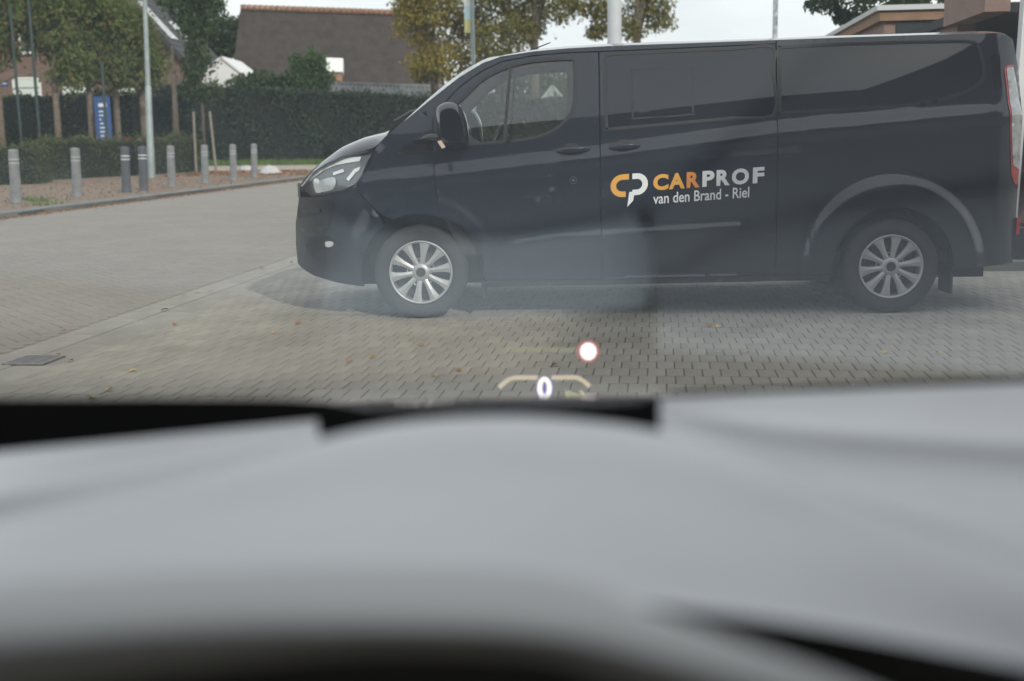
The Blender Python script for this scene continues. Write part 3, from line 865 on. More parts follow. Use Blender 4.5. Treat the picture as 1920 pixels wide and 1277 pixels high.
# wheels
def make_wheel(cs, far):
    yo = VW - .02 if far else .02
    sg = -1 if far else 1
    w = empty('wheel', (cs, yo, .333), 0.0, van)
    if far: w.rotation_euler = (0, 0, math.pi)
    t = MB(); t.lathe([(.225, .02), (.232, .0), (.25, -.012), (.29, -.016), (.315, -.008), (.332, .012), (.336, .04), (.336, .18), (.332, .205), (.31, .225), (.25, .23), (.225, .21)], 56, axis='y')
    t.build('tyre', M['rubber'], w, smooth_=True)
    for gy in (.06, .11, .16):
        gv = MB(); gv.lathe([(.3365, gy - .006), (.3372, gy), (.3365, gy + .006)], 48, axis='y'); gv.build('tread_groove', M['seal'], w)
    rm = MB(); rm.lathe([(.228, .012), (.228, -.004), (.222, -.008), (.214, -.004), (.208, .02), (.205, .16)], 56, axis='y')
    rim = rm.build('rim', M['alloy'], w, smooth_=True)
    dk = MB(); dk.lathe([(.0, .075), (.05, .075), (.15, .085), (.205, .10)], 40, axis='y'); dk.build('brake_disc', M['disc'], w)
    sp = MB()
    n = 10
    prof = [(.045, .020, .010), (.09, .017, .004), (.14, .021, .000), (.185, .030, -.002), (.213, .041, -.003)]
    for k in range(n):
        a = 6.28319 * k / n + .16
        ca, sa = math.cos(a), math.sin(a)
        L, Rr, Lb, Rb, C = [], [], [], [], []
        for (r, hw, y) in prof:
            def q(off, yy): return (ca*r - sa*off, yy, sa*r + ca*off)
            L.append(q(hw, y + .006)); Rr.append(q(-hw, y + .006)); C.append(q(0, y)); Lb.append(q(hw, y + .04)); Rb.append(q(-hw, y + .04))
        sp.grid([Lb, L, C, Rr, Rb])
    sp.build('spokes', M['alloy'], rim, smooth_=False)
    hb = MB(); hb.lathe([(.0, -.006), (.030, -.006), (.034, -.002), (.034, .004)], 24, axis='y'); hb.build('hub_cap', M['blackplastic'], rim)
    hb = MB(); hb.lathe([(.034, .000), (.050, .002), (.062, .010), (.074, .03), (.074, .06)], 30, axis='y'); hb.build('hub', M['alloy'], rim, smooth_=True)
    nut = MB(); nut.lathe([(.0, .008), (.010, .008), (.012, .012), (.012, .04)], 6, axis='y')
    nm = nut.mesh('wheel_nut', M['disc'])
    cupm = MB(); cupm.lathe([(.013, .014), (.020, .012), (.022, .03)], 12, axis='y'); cm = cupm.mesh('nut_cup', M['alloy'])
    for k in range(5):
        a = 6.28319 * k / 5 + .16 + .314
        link_mesh('wheel_nut', nm, rim, (.083 * math.cos(a), .006, .083 * math.sin(a)))
        link_mesh('nut_cup', cm, rim, (.083 * math.cos(a), .006, .083 * math.sin(a)))
    return w
for cs in (0.0, 3.335):
    for far in (False, True): make_wheel(cs, far)

# lettering and emblem on the sliding door
sdoor = [c for c in van.children if c.name == 'sliding_door'][0]
livery = empty('livery', (0, 0, 0), 0, van)
SL = math.tan(R(3.25))
def on_side(u, v, s0, z0, lift=.004):
    s = s0 + u; z = z0 + v + u * SL
    return (s, dside(s, z) - lift, z)
def text_mesh(txt, size, bold=0.0, spacing=1.0):
    cu = bpy.data.curves.new('lettering', 'FONT')
    cu.body = txt; cu.size = size; cu.offset = bold; cu.space_character = spacing; cu.resolution_u = 4
    o = bpy.data.objects.new('lettering', cu); COL.objects.link(o)
    bpy.context.view_layer.update()
    me = bpy.data.meshes.new_from_object(o.evaluated_get(bpy.context.evaluated_depsgraph_get()))
    bpy.data.objects.remove(o); bpy.data.curves.remove(cu)
    return me
def fit_text(name, txt, s0, z0, width, height, m, bold, lift=.0045):
    me = text_mesh(txt, 1.0, bold)
    xs = [v.co.x for v in me.vertices]; ys = [v.co.y for v in me.vertices]
    x0, x1, y0, y1 = min(xs), max(xs), min(0, min(ys)) if False else 0.0, max(ys)
    for v in me.vertices:
        u = (v.co.x - x0) / (x1 - x0) * width; w = v.co.y / y1 * height
        v.co = on_side(u, w, s0, z0, lift)
    me.materials.clear(); me.materials.append(m)
    return link_mesh(name, me, livery)
letters = [('C', 1.651, .107, M['orangeA']), ('A', 1.760, .113, M['orangeA']), ('R', 1.885, .092, M['orangeB']), ('P', 1.995, .084, M['white']), ('R', 2.093, .094, M['white']), ('O', 2.200, .120, M['white']), ('F', 2.346, .080, M['white'])]
for ch, s0, wd, m in letters:
    fit_text('letter', ch, s0, .898 + (s0 - 1.651) * SL, wd, .104, m, .045)
fit_text('tagline', 'van den Brand - Riel', 1.652, .798, .672, .073, M['white'], .012)
def stroke(path, w):
    L, Rr = [], []
    for i, p in enumerate(path):
        a, c = path[max(i-1, 0)], path[min(i+1, len(path)-1)]
        tx, tz = c[0]-a[0], c[1]-a[1]; l = math.hypot(tx, tz) or 1
        nx, nz = -tz/l, tx/l
        L.append((p[0]+nx*w/2, p[1]+nz*w/2)); Rr.append((p[0]-nx*w/2, p[1]-nz*w/2))
    return L, Rr
def emblem(name, path, w, m):
    L, Rr = stroke(path, w); b = MB()
    b.grid([[on_side(u, v, 1.353, .855) for u, v in L], [on_side(u, v, 1.353, .855) for u, v in Rr]])
    return b.build(name, m, livery, fix=False)
k_ = .00118
def cc(x, y): return ((x - 463) * k_, (470 - y) * k_ - 0)      # emblem drawn on a small grid
arcC = [cc(572, 361), cc(540, 361)] + [cc(535 + 56 * math.cos(R(a)), 412 + 51 * math.sin(R(a))) for a in range(-100, -261, -16)] + [cc(540, 463), cc(553, 463)]
emblem('emblem_c', arcC, 33 * k_, M['orangeA'])
arcP = [cc(592, 361), cc(615, 361)] + [cc(620 + 48 * math.cos(R(a)), 409 + 48 * math.sin(R(a))) for a in range(-80, 81, 16)] + [cc(612, 457), cc(592, 457)]
emblem('emblem_p', arcP, 33 * k_, M['white'])
tb = MB(); tb.poly([on_side(*cc(x, y), 1.353, .855, .0046) for x, y in ((574, 452), (606, 452), (597, 505), (562, 540))]); tb.build('emblem_tail', M['white'], livery)

# ------------------------------------------------------------------ bollards
M['conc'] = mat('bollard_concrete', (0.20, 0.21, 0.215), 0.9, var=0.25, vscale=6, bump=0.3, bscale=60)
M['bollgrey'] = mat('bollard_dark', (0.075, 0.085, 0.10), 0.7, var=0.25, vscale=6)
M['band'] = mat('reflective_band', (0.55, 0.57, 0.58), 0.6)
M['bandgrey'] = mat('grey_band', (0.36, 0.37, 0.375), 0.7)
def bollard(px, py, dark, label, group):
    p = ground(px, py, .09)
    b = empty('bollard', (p.x, p.y, .08))
    hgt, r = 1.09, .105
    m = MB(); m.lathe([(r*1.12, 0), (r*1.12, .02), (r*1.06, .05), (r, .40), (r*.95, hgt - .06), (r*.93, hgt - .02), (r*.75, hgt), (0.001, hgt + .012)], 20)
    m.build('post', M['bollgrey' if dark else 'conc'], b, smooth_=True)
    bm1 = MB(); bm1.lathe([(r*.985, 0), (r*1.0, .004), (r*.995, .026), (r*.98, .03)], 20)
    for z in ((.78, .86) if dark else (.80, .875)):
        o = link_mesh('band', bm1.mesh('band', M['band' if dark else 'bandgrey']), b, (0, 0, z))
    if not dark:
        gm = MB(); gm.lathe([(r*.972, 0), (r*.974, .012)], 20); gm.build('groove', M['bollgrey'], b, loc=(0, 0, .845))
    rr = random.Random(int(px)); b.rotation_euler = (rr.uniform(-.012, .012), R(1.5) + rr.uniform(-.012, .012), 0)
    tag(b, label, 'bollard', group)
G = 'bollards along the far kerb'
bollard(31, 380, False, 'pale concrete bollard nearest the left edge, by grass tufts', G)
bollard(145, 368, False, 'pale concrete bollard second from the left edge', G)
bollard(237, 360, True, 'dark bollard with white bands left of its dark twin', G)
bollard(270, 356, True, 'dark bollard with white bands directly beside the lamp post', G)
bollard(322, 350, False, 'grey bollard just right of the lamp post', G)
bollard(385, 343, False, 'grey bollard past the end of the low hedge', G)
bollard(438, 338, False, 'second grey bollard from the right, near white bags', G)
bollard(477, 332, False, 'farthest grey bollard, the rightmost, beside white bag', G)

# lamp post
M['galv'] = mat('galvanised_steel', (0.30, 0.345, 0.35), 0.55, metal=0.35, var=0.15, vscale=3)
p = ground(284, 333, .09)
lp = empty('lamp_post', (p.x, p.y, .07))
lp.rotation_euler = (0, R(1.7), 0)
tag(lp, 'tall pale grey steel lamp post behind the bollards', 'lamp post')
m = MB(); m.lathe([(.125, 0), (.125, 1.0), (.115, 1.05), (.105, 3.0), (.085, 3.06)], 18); m.build('lower_shaft', M['galv'], lp, smooth_=True)
m = MB(); m.lathe([(.085, 3.04), (.070, 7.6)], 16); m.build('upper_shaft', M['galv'], lp, smooth_=True)
m = MB(); m.tube([(0, 0, 7.55), (.25, .03, 7.9), (.9, .06, 8.0)], [.06, .05, .05], 10); ra = m.build('arm', M['galv'], lp, smooth_=True)
m = MB(); m.box((.8, -.1, 7.94), (1.5, .18, 8.08)); m.build('lantern', M['galv'], lp)

# ------------------------------------------------------------------ vegetation
def crown_mesh(blobs, n, size, seed, shell=0.55, holes=0.0):
    rng = random.Random(seed); b = MB()
    vol = [bl[3]*bl[4]*bl[5] for bl in blobs]; tot = sum(vol)
    clumps = []
    for bl, v in zip(blobs, vol):
        for _ in range(max(4, int(200 * v / tot))):
            d = Vector((rng.gauss(0, 1), rng.gauss(0, 1), rng.gauss(0, 1))).normalized()
            r = rng.uniform(shell, 1.0)
            clumps.append((Vector((bl[0] + d.x*bl[3]*r, bl[1] + d.y*bl[4]*r, bl[2] + d.z*bl[5]*r)), min(bl[3], bl[5]) * rng.uniform(.16, .34)))
    for _ in range(n):
        if rng.random() < .6:
            c, r = rng.choice(clumps)
            d = Vector((rng.gauss(0, 1.0), rng.gauss(0, 1.0), rng.gauss(0, .8)))
            p = c + d * r
        else:
            bl = rng.choice(blobs)
            d = Vector((rng.gauss(0, 1), rng.gauss(0, 1), rng.gauss(0, 1))).normalized() * rng.uniform(.3, 1.15)
            p = Vector((bl[0] + d.x*bl[3], bl[1] + d.y*bl[4], bl[2] + d.z*bl[5]))
        leaf_quads(b, p, size, rng)
    return b

def tree(base, trunk, limbs, blobs, n, size, lm_, bark, label, seed, group=None, name='tree', shell=.55):
    t = empty(name, base)
    tag(t, label, 'tree', group)
    b = MB(); b.tube(*trunk, n=9); b.build('trunk', bark, t, smooth_=True)
    for pts, rad in limbs:
        b = MB(); b.tube(pts, rad, n=6); b.build('limb', bark, t, smooth_=True)
    crown_mesh(blobs, n, size, seed, shell).build('crown', lm_, t)
    return t
M['bark'] = mat('bark', (0.11, 0.09, 0.07), 0.95, var=0.4, vscale=9, bump=0.6, bscale=25)
M['barkpale'] = mat('bark_pale', (0.19, 0.155, 0.12), 0.95, var=0.35, vscale=9, bump=0.6, bscale=25)
M['lime'] = leaf_mat('lime_leaves', [(0.095, 0.145, 0.045), (0.12, 0.175, 0.052), (0.17, 0.20, 0.06), (0.105, 0.16, 0.05), (0.23, 0.17, 0.06), (0.14, 0.185, 0.052), (0.115, 0.17, 0.048)], .35)
M['yel'] = leaf_mat('yellow_leaves', [(0.30, 0.25, 0.045), (0.37, 0.30, 0.045), (0.22, 0.22, 0.045), (0.38, 0.26, 0.05), (0.15, 0.18, 0.04)], .35)
M['olive'] = leaf_mat('olive_leaves', [(0.16, 0.165, 0.04), (0.22, 0.20, 0.045), (0.12, 0.14, 0.04), (0.29, 0.22, 0.05)], .35)
M['green'] = leaf_mat('green_leaves', [(0.035, 0.060, 0.022), (0.05, 0.08, 0.028), (0.065, 0.095, 0.03)])
M['shrub'] = leaf_mat('shrub_leaves', [(0.055, 0.10, 0.03), (0.08, 0.13, 0.04), (0.045, 0.08, 0.028)])
M['hedge'] = leaf_mat('hedge_leaves', [(0.026, 0.042, 0.028), (0.036, 0.055, 0.034), (0.046, 0.066, 0.036)], 0.1)
M['lowhedge'] = leaf_mat('low_hedge_leaves', [(0.048, 0.068, 0.026), (0.062, 0.088, 0.032), (0.085, 0.096, 0.034), (0.055, 0.078, 0.03)], 0.1)
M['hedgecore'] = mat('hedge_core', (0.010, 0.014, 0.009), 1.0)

def hedge(name, corners, h, n, size, lm_, label, seed, cat='hedge', group=None, topm=None, ntop=0, h2=None):
    """clipped hedge: corners = footprint (4 points, front-left, front-right, back-right, back-left)"""
    h2 = h if h2 is None else h2                 # height at the right end
    hs = (h, h2, h2, h)
    c = [Vector((p[0], p[1], 0)) for p in corners]
    base = (c[0] + c[1]) / 2
    t = empty(name, (base.x, base.y, 0)); tag(t, label, cat, group)
    c = [p - base for p in c]
    ins = .10
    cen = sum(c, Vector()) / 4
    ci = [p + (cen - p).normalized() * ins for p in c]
    b = MB(); b.prism([(p.x, p.y, .0) for p in ci], [(p.x, p.y, q - .07) for p, q in zip(ci, hs)]); b.build('dark_core', M['hedgecore'], t, fix=True)  # solid near-black block behind the leaves
    rng = random.Random(seed); b = MB(); bt = MB()
    L = [(c[1]-c[0]).length, (c[2]-c[1]).length, (c[3]-c[2]).length, (c[0]-c[3]).length]
    faces = [(c[0], c[1], L[0]*(h + h2)/2, h, h2), (c[1], c[2], L[1]*h2, h2, h2), (c[3], c[0], L[3]*h, h, h)]
    area = sum(f[2] for f in faces) + L[0]*L[1]
    for _ in range(n):
        q = rng.random() * area
        for (a, d, A, ha, hb) in faces:
            if q < A:
                s = rng.random(); z = rng.random() * (ha + (hb - ha) * s)
                p = a + (d - a) * s; nrm = Vector((d.y-a.y, a.x-d.x, 0)).normalized()
                p = Vector((p.x, p.y, z)) + nrm * (rng.gauss(0, .035) + .05 * math.sin(s * L[0] * 1.7 + z * 1.3))
                leaf_quads(b, p, size, rng); break
            q -= A
        else:
            s, v = rng.random(), rng.random()
            p = c[0] + (c[1]-c[0])*s + (c[3]-c[0])*v
            leaf_quads(b, Vector((p.x, p.y, h + (h2 - h) * s + rng.gauss(0, .05) + .07*math.sin(s*9) + .05*math.sin(s*31) + (rng.uniform(.05, .35) if rng.random() < .04 else 0))), size, rng)
    b.build('foliage', lm_, t)
    if ntop:
        for _ in range(ntop):
            s, v = rng.random() ** .6, rng.random()
            p = c[0] + (c[1]-c[0])*s + (c[3]-c[0])*v
            leaf_quads(bt, Vector((p.x, p.y, h + abs(rng.gauss(0, .05)) + .02)), size*.8, rng, .5)
        bt.build('leaf_layer', topm, t)
    return t

# low clipped hedges behind the bollards
a0 = ground(72, 343); a1 = ground(370, 326)
hz = at(370, 262, a1.y).z
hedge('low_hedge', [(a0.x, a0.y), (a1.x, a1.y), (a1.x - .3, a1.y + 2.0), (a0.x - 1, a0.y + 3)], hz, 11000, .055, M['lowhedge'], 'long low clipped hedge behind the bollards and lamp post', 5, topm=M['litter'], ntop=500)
a2 = ground(-60, 353); a3 = ground(69, 350)
hedge('low_hedge', [(a2.x, a2.y), (a3.x, a3.y), (a3.x - .4, a3.y + 2.2), (a2.x - .4, a2.y + 2.2)], hz * .86, 4500, .05, M['lowhedge'], 'short nearer piece of low hedge at the left edge', 6)
# mid height garden hedge behind the trees
hedge('garden_hedge', [(-26, 53.5), (-16.2, 51.8), (-16.0, 53.2), (-26, 55)], 3.35, 7000, .08, M['lowhedge'], 'garden hedge under the house windows behind the pleached trees', 8)

# tall dark hedge across the side street
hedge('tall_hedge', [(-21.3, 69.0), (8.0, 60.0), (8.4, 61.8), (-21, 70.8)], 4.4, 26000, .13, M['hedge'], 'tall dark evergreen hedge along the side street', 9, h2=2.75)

# pleached trees with box shaped crowns
def pleached(px, Y, xw, zlo, zhi, label, seed):
    q = at(px, 262, Y)
    r = random.Random(seed)
    blobs = []
    for _ in range(24):
        blobs.append((r.uniform(-xw, xw) * .8, r.uniform(-.8, .8), r.uniform(zlo + .5, zhi - .4), .75, .75, .7))
    limbs = []
    for s in (-1, 1):
        for zz in (zlo + .4, zlo + 1.5, zlo + 2.5):
            limbs.append(([(0, 0, zz - .3), (s * xw * .5, 0, zz), (s * xw * .95, 0, zz + .1)], [.05, .035, .015]))
    tree((q.x, q.y, 0), ([(0, 0, 0), (.02, 0, zlo), (0, 0, zhi - .5)], [.14, .12, .05]), limbs, blobs, 13500, .085, M['lime'], M['barkpale'], label, seed, 'pleached trees behind the low hedge', 'pleached_tree', .2)
pleached(4, 46, 1.75, 3.45, 8.2, 'leftmost pleached tree, cut by the left edge', 21)
pleached(110, 46.5, 1.15, 3.4, 8.2, 'pleached tree with thick pale trunk right of green poles', 22)
pleached(173, 47.5, .95, 3.3, 7.4, 'pleached tree whose trunk stands left of the blue sign', 23)
pleached(222, 48.2, .80, 3.2, 6.9, 'pleached tree whose trunk stands right of the blue sign', 24)
pleached(271, 49, .95, 3.2, 6.7, 'rightmost pleached tree, directly behind the lamp post', 25)

# dark green poles
M['gpole'] = mat('dark_green_pole', (0.012, 0.030, 0.027), 0.6)
for (px, lab, ht) in ((40, 'thin dark green pole nearest the left edge', 6.3), (75, 'tall dark green pole reaching out of the picture', 9.0), (201, 'short dark green pole in front of the blue sign', 4.2)):
    q = at(px, 262, 44.5)
    m = MB(); m.lathe([(.055, 0), (.055, ht), (.03, ht + .02), (.001, ht + .03)], 10)
    o = m.build('pole', M['gpole'], loc=(q.x, q.y, 0), smooth_=True); tag(o, lab, 'pole', 'dark green poles by the pleached trees')

# young staked tree
q = ground(382, 292); Yt = 47.0
qq = at(382, 262, Yt)
tree((qq.x, qq.y, 0), ([(0, 0, 0), (.02, 0, 2.5), (-.05, 0, 6.0)], [.07, .055, .02]), [([(0, 0, 2.4), (.35, .1, 3.1), (.7, 0, 3.9)], [.025, .02, .008]), ([(0, 0, 2.9), (-.4, 0, 3.6), (-.5, 0, 4.6)], [.025, .02, .008]), ([(0, 0, 3.6), (.3, 0, 4.4), (.4, 0, 5.5)], [.02, .015, .006])],
     [(-.3, 0, 3.3, .55, .55, .45), (.35, 0, 3.2, .5, .5, .5), (0, 0, 4.2, .6, .6, .7), (-.2, 0, 5.4, .45, .5, .7), (.3, 0, 6.0, .5, .5, .6), (-.6, 0, 6.6, .8, .6, .5), (.1, 0, 6.9, .7, .6, .5)], 2600, .10, M['green'], M['bark'], 'slender young tree between two wooden stakes', 31, name='young_tree')
for (px, lab, lean) in ((364, 'pale wooden stake left of the young tree', .02), (402, 'leaning pale wooden stake right of the young tree', -.06)):
    q = at(px, 262, 46.6)
    m = MB(); m.tube([(0, 0, 0), (lean * 2, 0, 2.42)], [.055, .05], 8)
    o = m.build('tree_stake', mat('stake_wood', (.22, .20, .165), .9, var=.2), loc=(q.x, q.y, 0)); tag(o, lab, 'stake', 'stakes of the young tree')

# ------------------------------------------------------------------ houses and buildings
M['housebrick'] = mat('house_brick', (0.15, 0.10, 0.08), 0.95, var=0.25, vscale=3, bump=0.3, bscale=12)
M['tile'] = mat('roof_tile_dark', (0.040, 0.040, 0.043), 0.75, var=0.3, vscale=3, bump=0.8, bscale=9)
M['thatch'] = mat('barn_roof_tile', (0.046, 0.037, 0.032), 0.9, var=0.3, vscale=1.4, bump=0.8, bscale=6)
M['ridge'] = mat('ridge_tile', (0.25, 0.14, 0.09), 0.85, var=0.3, vscale=3)
M['frame'] = mat('white_frame', (0.72, 0.73, 0.72), 0.5)
M['blind'] = mat('roller_blind', (0.55, 0.60, 0.57), 0.8)
M['pane'] = mat('window_pane', (0.05, 0.06, 0.065), 0.06, spec=0.6)
M['greyroof'] = mat('grey_sheet_roof', (0.16, 0.165, 0.165), 0.8, var=0.25, vscale=2)

def slab(name, quad, thick, m, parent, nrm=None):
    q = [Vector(p) for p in quad]
    n = (q[1]-q[0]).cross(q[2]-q[1]).normalized()
    if nrm is not None and n.dot(Vector(nrm)) < 0: n = -n
    b = MB(); b.prism([p - n*thick for p in q], q); return b.build(name, m, parent, fix=True)

def window(parent, x0, x1, z0, z1, y, rows=1, blind=0.6, bars=0):
    w = MB(); f = .09
    for lo, hi in (((x0, y-.06, z0), (x0+f, y+.05, z1)), ((x1-f, y-.06, z0), (x1, y+.05, z1)), ((x0+f, y-.06, z1-f), (x1-f, y+.05, z1)), ((x0+f, y-.06, z0), (x1-f, y+.05, z0+f))): w.box(lo, hi)
    wo = w.build('window', M['frame'], parent)
    g = MB(); g.box((x0+f, y, z0+f), (x1-f, y+.03, z1-f)); g.build('pane', M['pane'], wo)
    if blind:
        zz = z1 - f - (z1 - z0 - 2*f) * blind
        g = MB(); g.box((x0+f+.01, y-.022, zz), (x1-f-.01, y-.005, z1-f)); g.build('blind', M['blind'], wo)
        g = MB(); g.box((x0+f+.01, y-.03, zz + (z1-zz)*.42), (x1-f-.01, y-.024, zz + (z1-zz)*.42 + .09)); g.build('blind_rail', M['hedgecore'] if False else M['greyroof'], wo)
    s = MB(); s.box((x0-.06, y-.12, z0-.09), (x1+.06, y+.04, z0-.005)); s.build('sill', M['frame'], wo)
    return wo

# brick house at the left, gable towards the street corner
YH = 75.0
hl = at(-90, 262, YH).x; hr_ = at(345, 262, YH).x
house = empty('brick_house', (0, 0, 0)); tag(house, 'brick house with dark tiled roof and skylight behind the trees', 'house')
eave_z = at(330, 100, YH).z
pk = Vector(((hl + hr_) / 2 - .3, YH, at(110, -170, YH).z))
b = MB()
front = [(hl, YH, 0), (hr_, YH, 0), (hr_, YH, eave_z), (pk.x, YH, pk.z - .3), (hl, YH, eave_z)]
b.prism(front, [(x, y + 11, z) for x, y, z in front]); b.build('wall', M['housebrick'], house, fix=True)
ov = .35
slope = (pk.z - eave_z) / (hr_ - pk.x)
rr_ = slab('roof', [(pk.x, YH - .4, pk.z), (hr_ + ov, YH - .4, eave_z - slope*ov + .1), (hr_ + ov, YH + 11.4, eave_z - slope*ov + .1), (pk.x, YH + 11.4, pk.z)], .22, M['tile'], house, (1, 0, .6))
slab('roof', [(pk.x, YH - .4, pk.z), (hl - ov, YH - .4, eave_z - slope*ov + .1), (hl - ov, YH + 11.4, eave_z - slope*ov + .1), (pk.x, YH + 11.4, pk.z)], .22, M['tile'], house, (-1, 0, .6))
# tile courses on the slope that shows
tdir = Vector((hr_ + ov - pk.x, 0, eave_z - slope*ov + .1 - pk.z)); tl_ = tdir.length; tn = Vector((-tdir.z, 0, tdir.x)).normalized()
for k in range(22):
    a = Vector((pk.x, 0, pk.z)) + tdir * (k / 22); c = Vector((pk.x, 0, pk.z)) + tdir * ((k + 1.04) / 22)
    b = MB(); q = [a + tn * .01, c + tn * .065]
    b.prism([(q[0].x, YH - .42, q[0].z - .0), (q[1].x, YH - .42, q[1].z - .06), (q[1].x, YH + 11.4, q[1].z - .06), (q[0].x, YH + 11.4, q[0].z)], [(q[0].x, YH - .42, q[0].z + .02), (q[1].x, YH - .42, q[1].z), (q[1].x, YH + 11.4, q[1].z), (q[0].x, YH + 11.4, q[0].z + .02)])
    b.build('tile_course', M['tile'], rr_, fix=True)
def roof_pt(t, y, h=.09): return Vector((pk.x, y, pk.z)) + tdir * t + tn * h
for (t0, t1, y0, y1) in ((.60, .86, YH + 1.3, YH + 2.5), (.70, .93, YH + 5.4, YH + 6.6)):
    b = MB(); b.prism([roof_pt(t0, y0, .0), roof_pt(t1, y0, .0), roof_pt(t1, y1, .0), roof_pt(t0, y1, .0)], [roof_pt(t0, y0, .14), roof_pt(t1, y0, .14), roof_pt(t1, y1, .14), roof_pt(t0, y1, .14)])
    sk = b.build('skylight', M['frame'], house, fix=True)
    d0, d1 = t0 + .02, t1 - .02
    b = MB(); b.prism([roof_pt(d0, y0+.12, .142), roof_pt(d1, y0+.12, .142), roof_pt(d1, y1-.12, .142), roof_pt(d0, y1-.12, .142)], [roof_pt(d0, y0+.12, .15), roof_pt(d1, y0+.12, .15), roof_pt(d1, y1-.12, .15), roof_pt(d0, y1-.12, .15)]); b.build('pane', mat('skylight_pane', (.25, .27, .28), .05, spec=1.0), sk, fix=True)
gt = MB(); gt.tube([(hr_ + ov, YH - .4, eave_z - slope*ov + .02), (hr_ + ov, YH + 11.4, eave_z - slope*ov + .02)], .08, 8); gt.build('gutter_pipe', M['greyroof'], house)
vb = MB(); e0, e1 = Vector((pk.x, YH - .44, pk.z)), Vector((hr_ + ov, YH - .44, eave_z - slope*ov + .1))
vb.prism([e0, e1, e1 + Vector((0, -.06, 0)), e0 + Vector((0, -.06, 0))], [e0 - Vector((0, 0, .32)), e1 - Vector((0, 0, .32)), e1 - Vector((0, .06, .32)), e0 - Vector((0, .06, .32))]); vb.build('verge_board', M['tile'], house, fix=True)
def hx(px): return at(px, 200, YH).x
def hz_(px, py): return at(px, py, YH).z
for (x0, x1, y0, y1, bl) in ((28, 81, 145, 226, .45), (121, 176, 160, 226, .5), (218, 270, 166, 226, .28), (47, 77, 42, 100, 0), (188, 222, 60, 105, .3)):
    window(house, hx(x0), hx(x1), hz_((x0+x1)/2, y1), hz_((x0+x1)/2, y0), YH - .05, blind=bl)
sgn = MB(); x0, x1, z0, z1 = hx(2), hx(19), hz_(10, 161), hz_(10, 152)
sgn.box((x0, YH - .06, z0), (x1, YH - .02, z1)); so = sgn.build('street_name_plate', mat('sign_blue_dark', (.03, .05, .22), .4)); tag(so, 'small dark blue street name plate on the brick house wall', 'sign')
ln = MB(); ln.box((x0 + .08, YH - .066, (z0+z1)/2 - .025), (x1 - .08, YH - .062, (z0+z1)/2 + .025)); ln.build('name_line', M['frame'], so)

# white parked car roof glimpsed behind the hedge is only a sliver: a low white garden bench top
q0, q1 = at(50, 252, 50.8), at(104, 252, 50.8)
# blue information sign
YS = 47.2
sb = empty('information_sign', (at(196, 262, YS).x, YS, 0)); tag(sb, 'blue information board with white text lines among the trees', 'sign')
sx = (at(211, 262, YS).x - at(181, 262, YS).x) / 2; sz0, sz1 = at(196, 261, YS).z - .2, at(196, 181, YS).z
m = MB(); m.box((-sx, -.03, sz0), (sx, .03, sz1)); bo = m.build('board', mat('sign_blue', (.03, .09, .26), .5), sb)
for (dz, x0, x1, hh) in ((.26, -.42, .62, .14), (.55, -.42, .12, .05), (.70, -.42, .12, .05), (.86, -.42, -.2, .05), (1.02, -.36, .05, .05), (1.18, -.42, .2, .05), (1.34, -.42, .15, .05), (1.5, -.4, .12, .05)):
    m = MB(); m.box((x0*sx*1.0, -.036, sz1 - dz - hh), (x1*sx, -.031, sz1 - dz)); m.build('text_line', M['frame'], bo)
for s in (-1, 1):
    m = MB(); m.box((s*sx*.8 - .03, .031, 0), (s*sx*.8 + .03, .08, sz1 - .1)); m.build('post', M['galv'], sb)

# big barn-like house with dark roof
YB = 92.0
barn = empty('barn_house', (0, 0, 0)); tag(barn, 'large house with steep dark roof and orange ridge tiles', 'house')
r0, r1 = at(451, 15, YB + 5), at(800, 27, YB + 8)
e0, e1 = at(432, 172, YB), at(830, 184, YB + 3)
back = Vector((.6, 11, 0))
slab('roof', [r0, e0, e1, r1], .3, M['thatch'], barn, (0, -1, .6))
slab('roof', [r0, r1, e1 + Vector((0, 11, 0)), e0 + Vector((0, 11, 0))], .3, M['thatch'], barn, (0, 1, .6))
b = MB()
b.prism([(e0.x + .4, e0.y + .3, 0), (e1.x - .3, e1.y + .3, 0), (e1.x - .3, e1.y + 10.5, 0), (e0.x + .4, e0.y + 10.5, 0)], [(e0.x + .4, e0.y + .3, e0.z - .2), (e1.x - .3, e1.y + .3, e1.z - .2), (e1.x - .3, e1.y + 10.5, e1.z - .2), (e0.x + .4, e0.y + 10.5, e0.z - .2)])
b.build('wall', M['housebrick'], barn, fix=True)
for (e, r, dx) in ((e0, r0, .35), (e1, r1, -.35)):
    b = MB(); b.prism([(e.x + dx, e.y + .2, e.z - .3), (r.x + dx, r.y, r.z - .35), (e.x + dx, e.y + 10.6, e.z - .3)], [(e.x + dx + .2, e.y + .2, e.z - .3), (r.x + dx + .2, r.y, r.z - .35), (e.x + dx + .2, e.y + 10.6, e.z - .3)]); b.build('gable', M['housebrick'], barn, fix=True)
rd = (r1 - r0); nr = 34
for k in range(nr):
    b = MB(); b.tube([r0 + rd * (k / nr) + Vector((0, 0, .02)), r0 + rd * ((k + .94) / nr) + Vector((0, 0, .05))], [.24, .27], 8); b.build('ridge_tile', M['ridge'], barn, smooth_=True)
wq = [at(612, 108, YB + 1.95), at(643, 109, YB + 2.05), at(643, 135, YB + 1.15), at(612, 134, YB + 1.05)]
dm = empty('dormer', (0, 0, 0), 0, barn)
b = MB(); b.prism([p + Vector((0, .5, -.3)) for p in wq], wq); b.build('dormer_frame', M['frame'], dm, fix=True)
wq2 = [at(614, 138, YB + .95), at(641, 138, YB + .95), at(641, 152, YB + .5), at(614, 152, YB + .5)]
b = MB(); b.prism([p + Vector((0, .5, -.3)) for p in wq2], wq2); b.build('dormer_brick', M['ridge'], dm, fix=True)

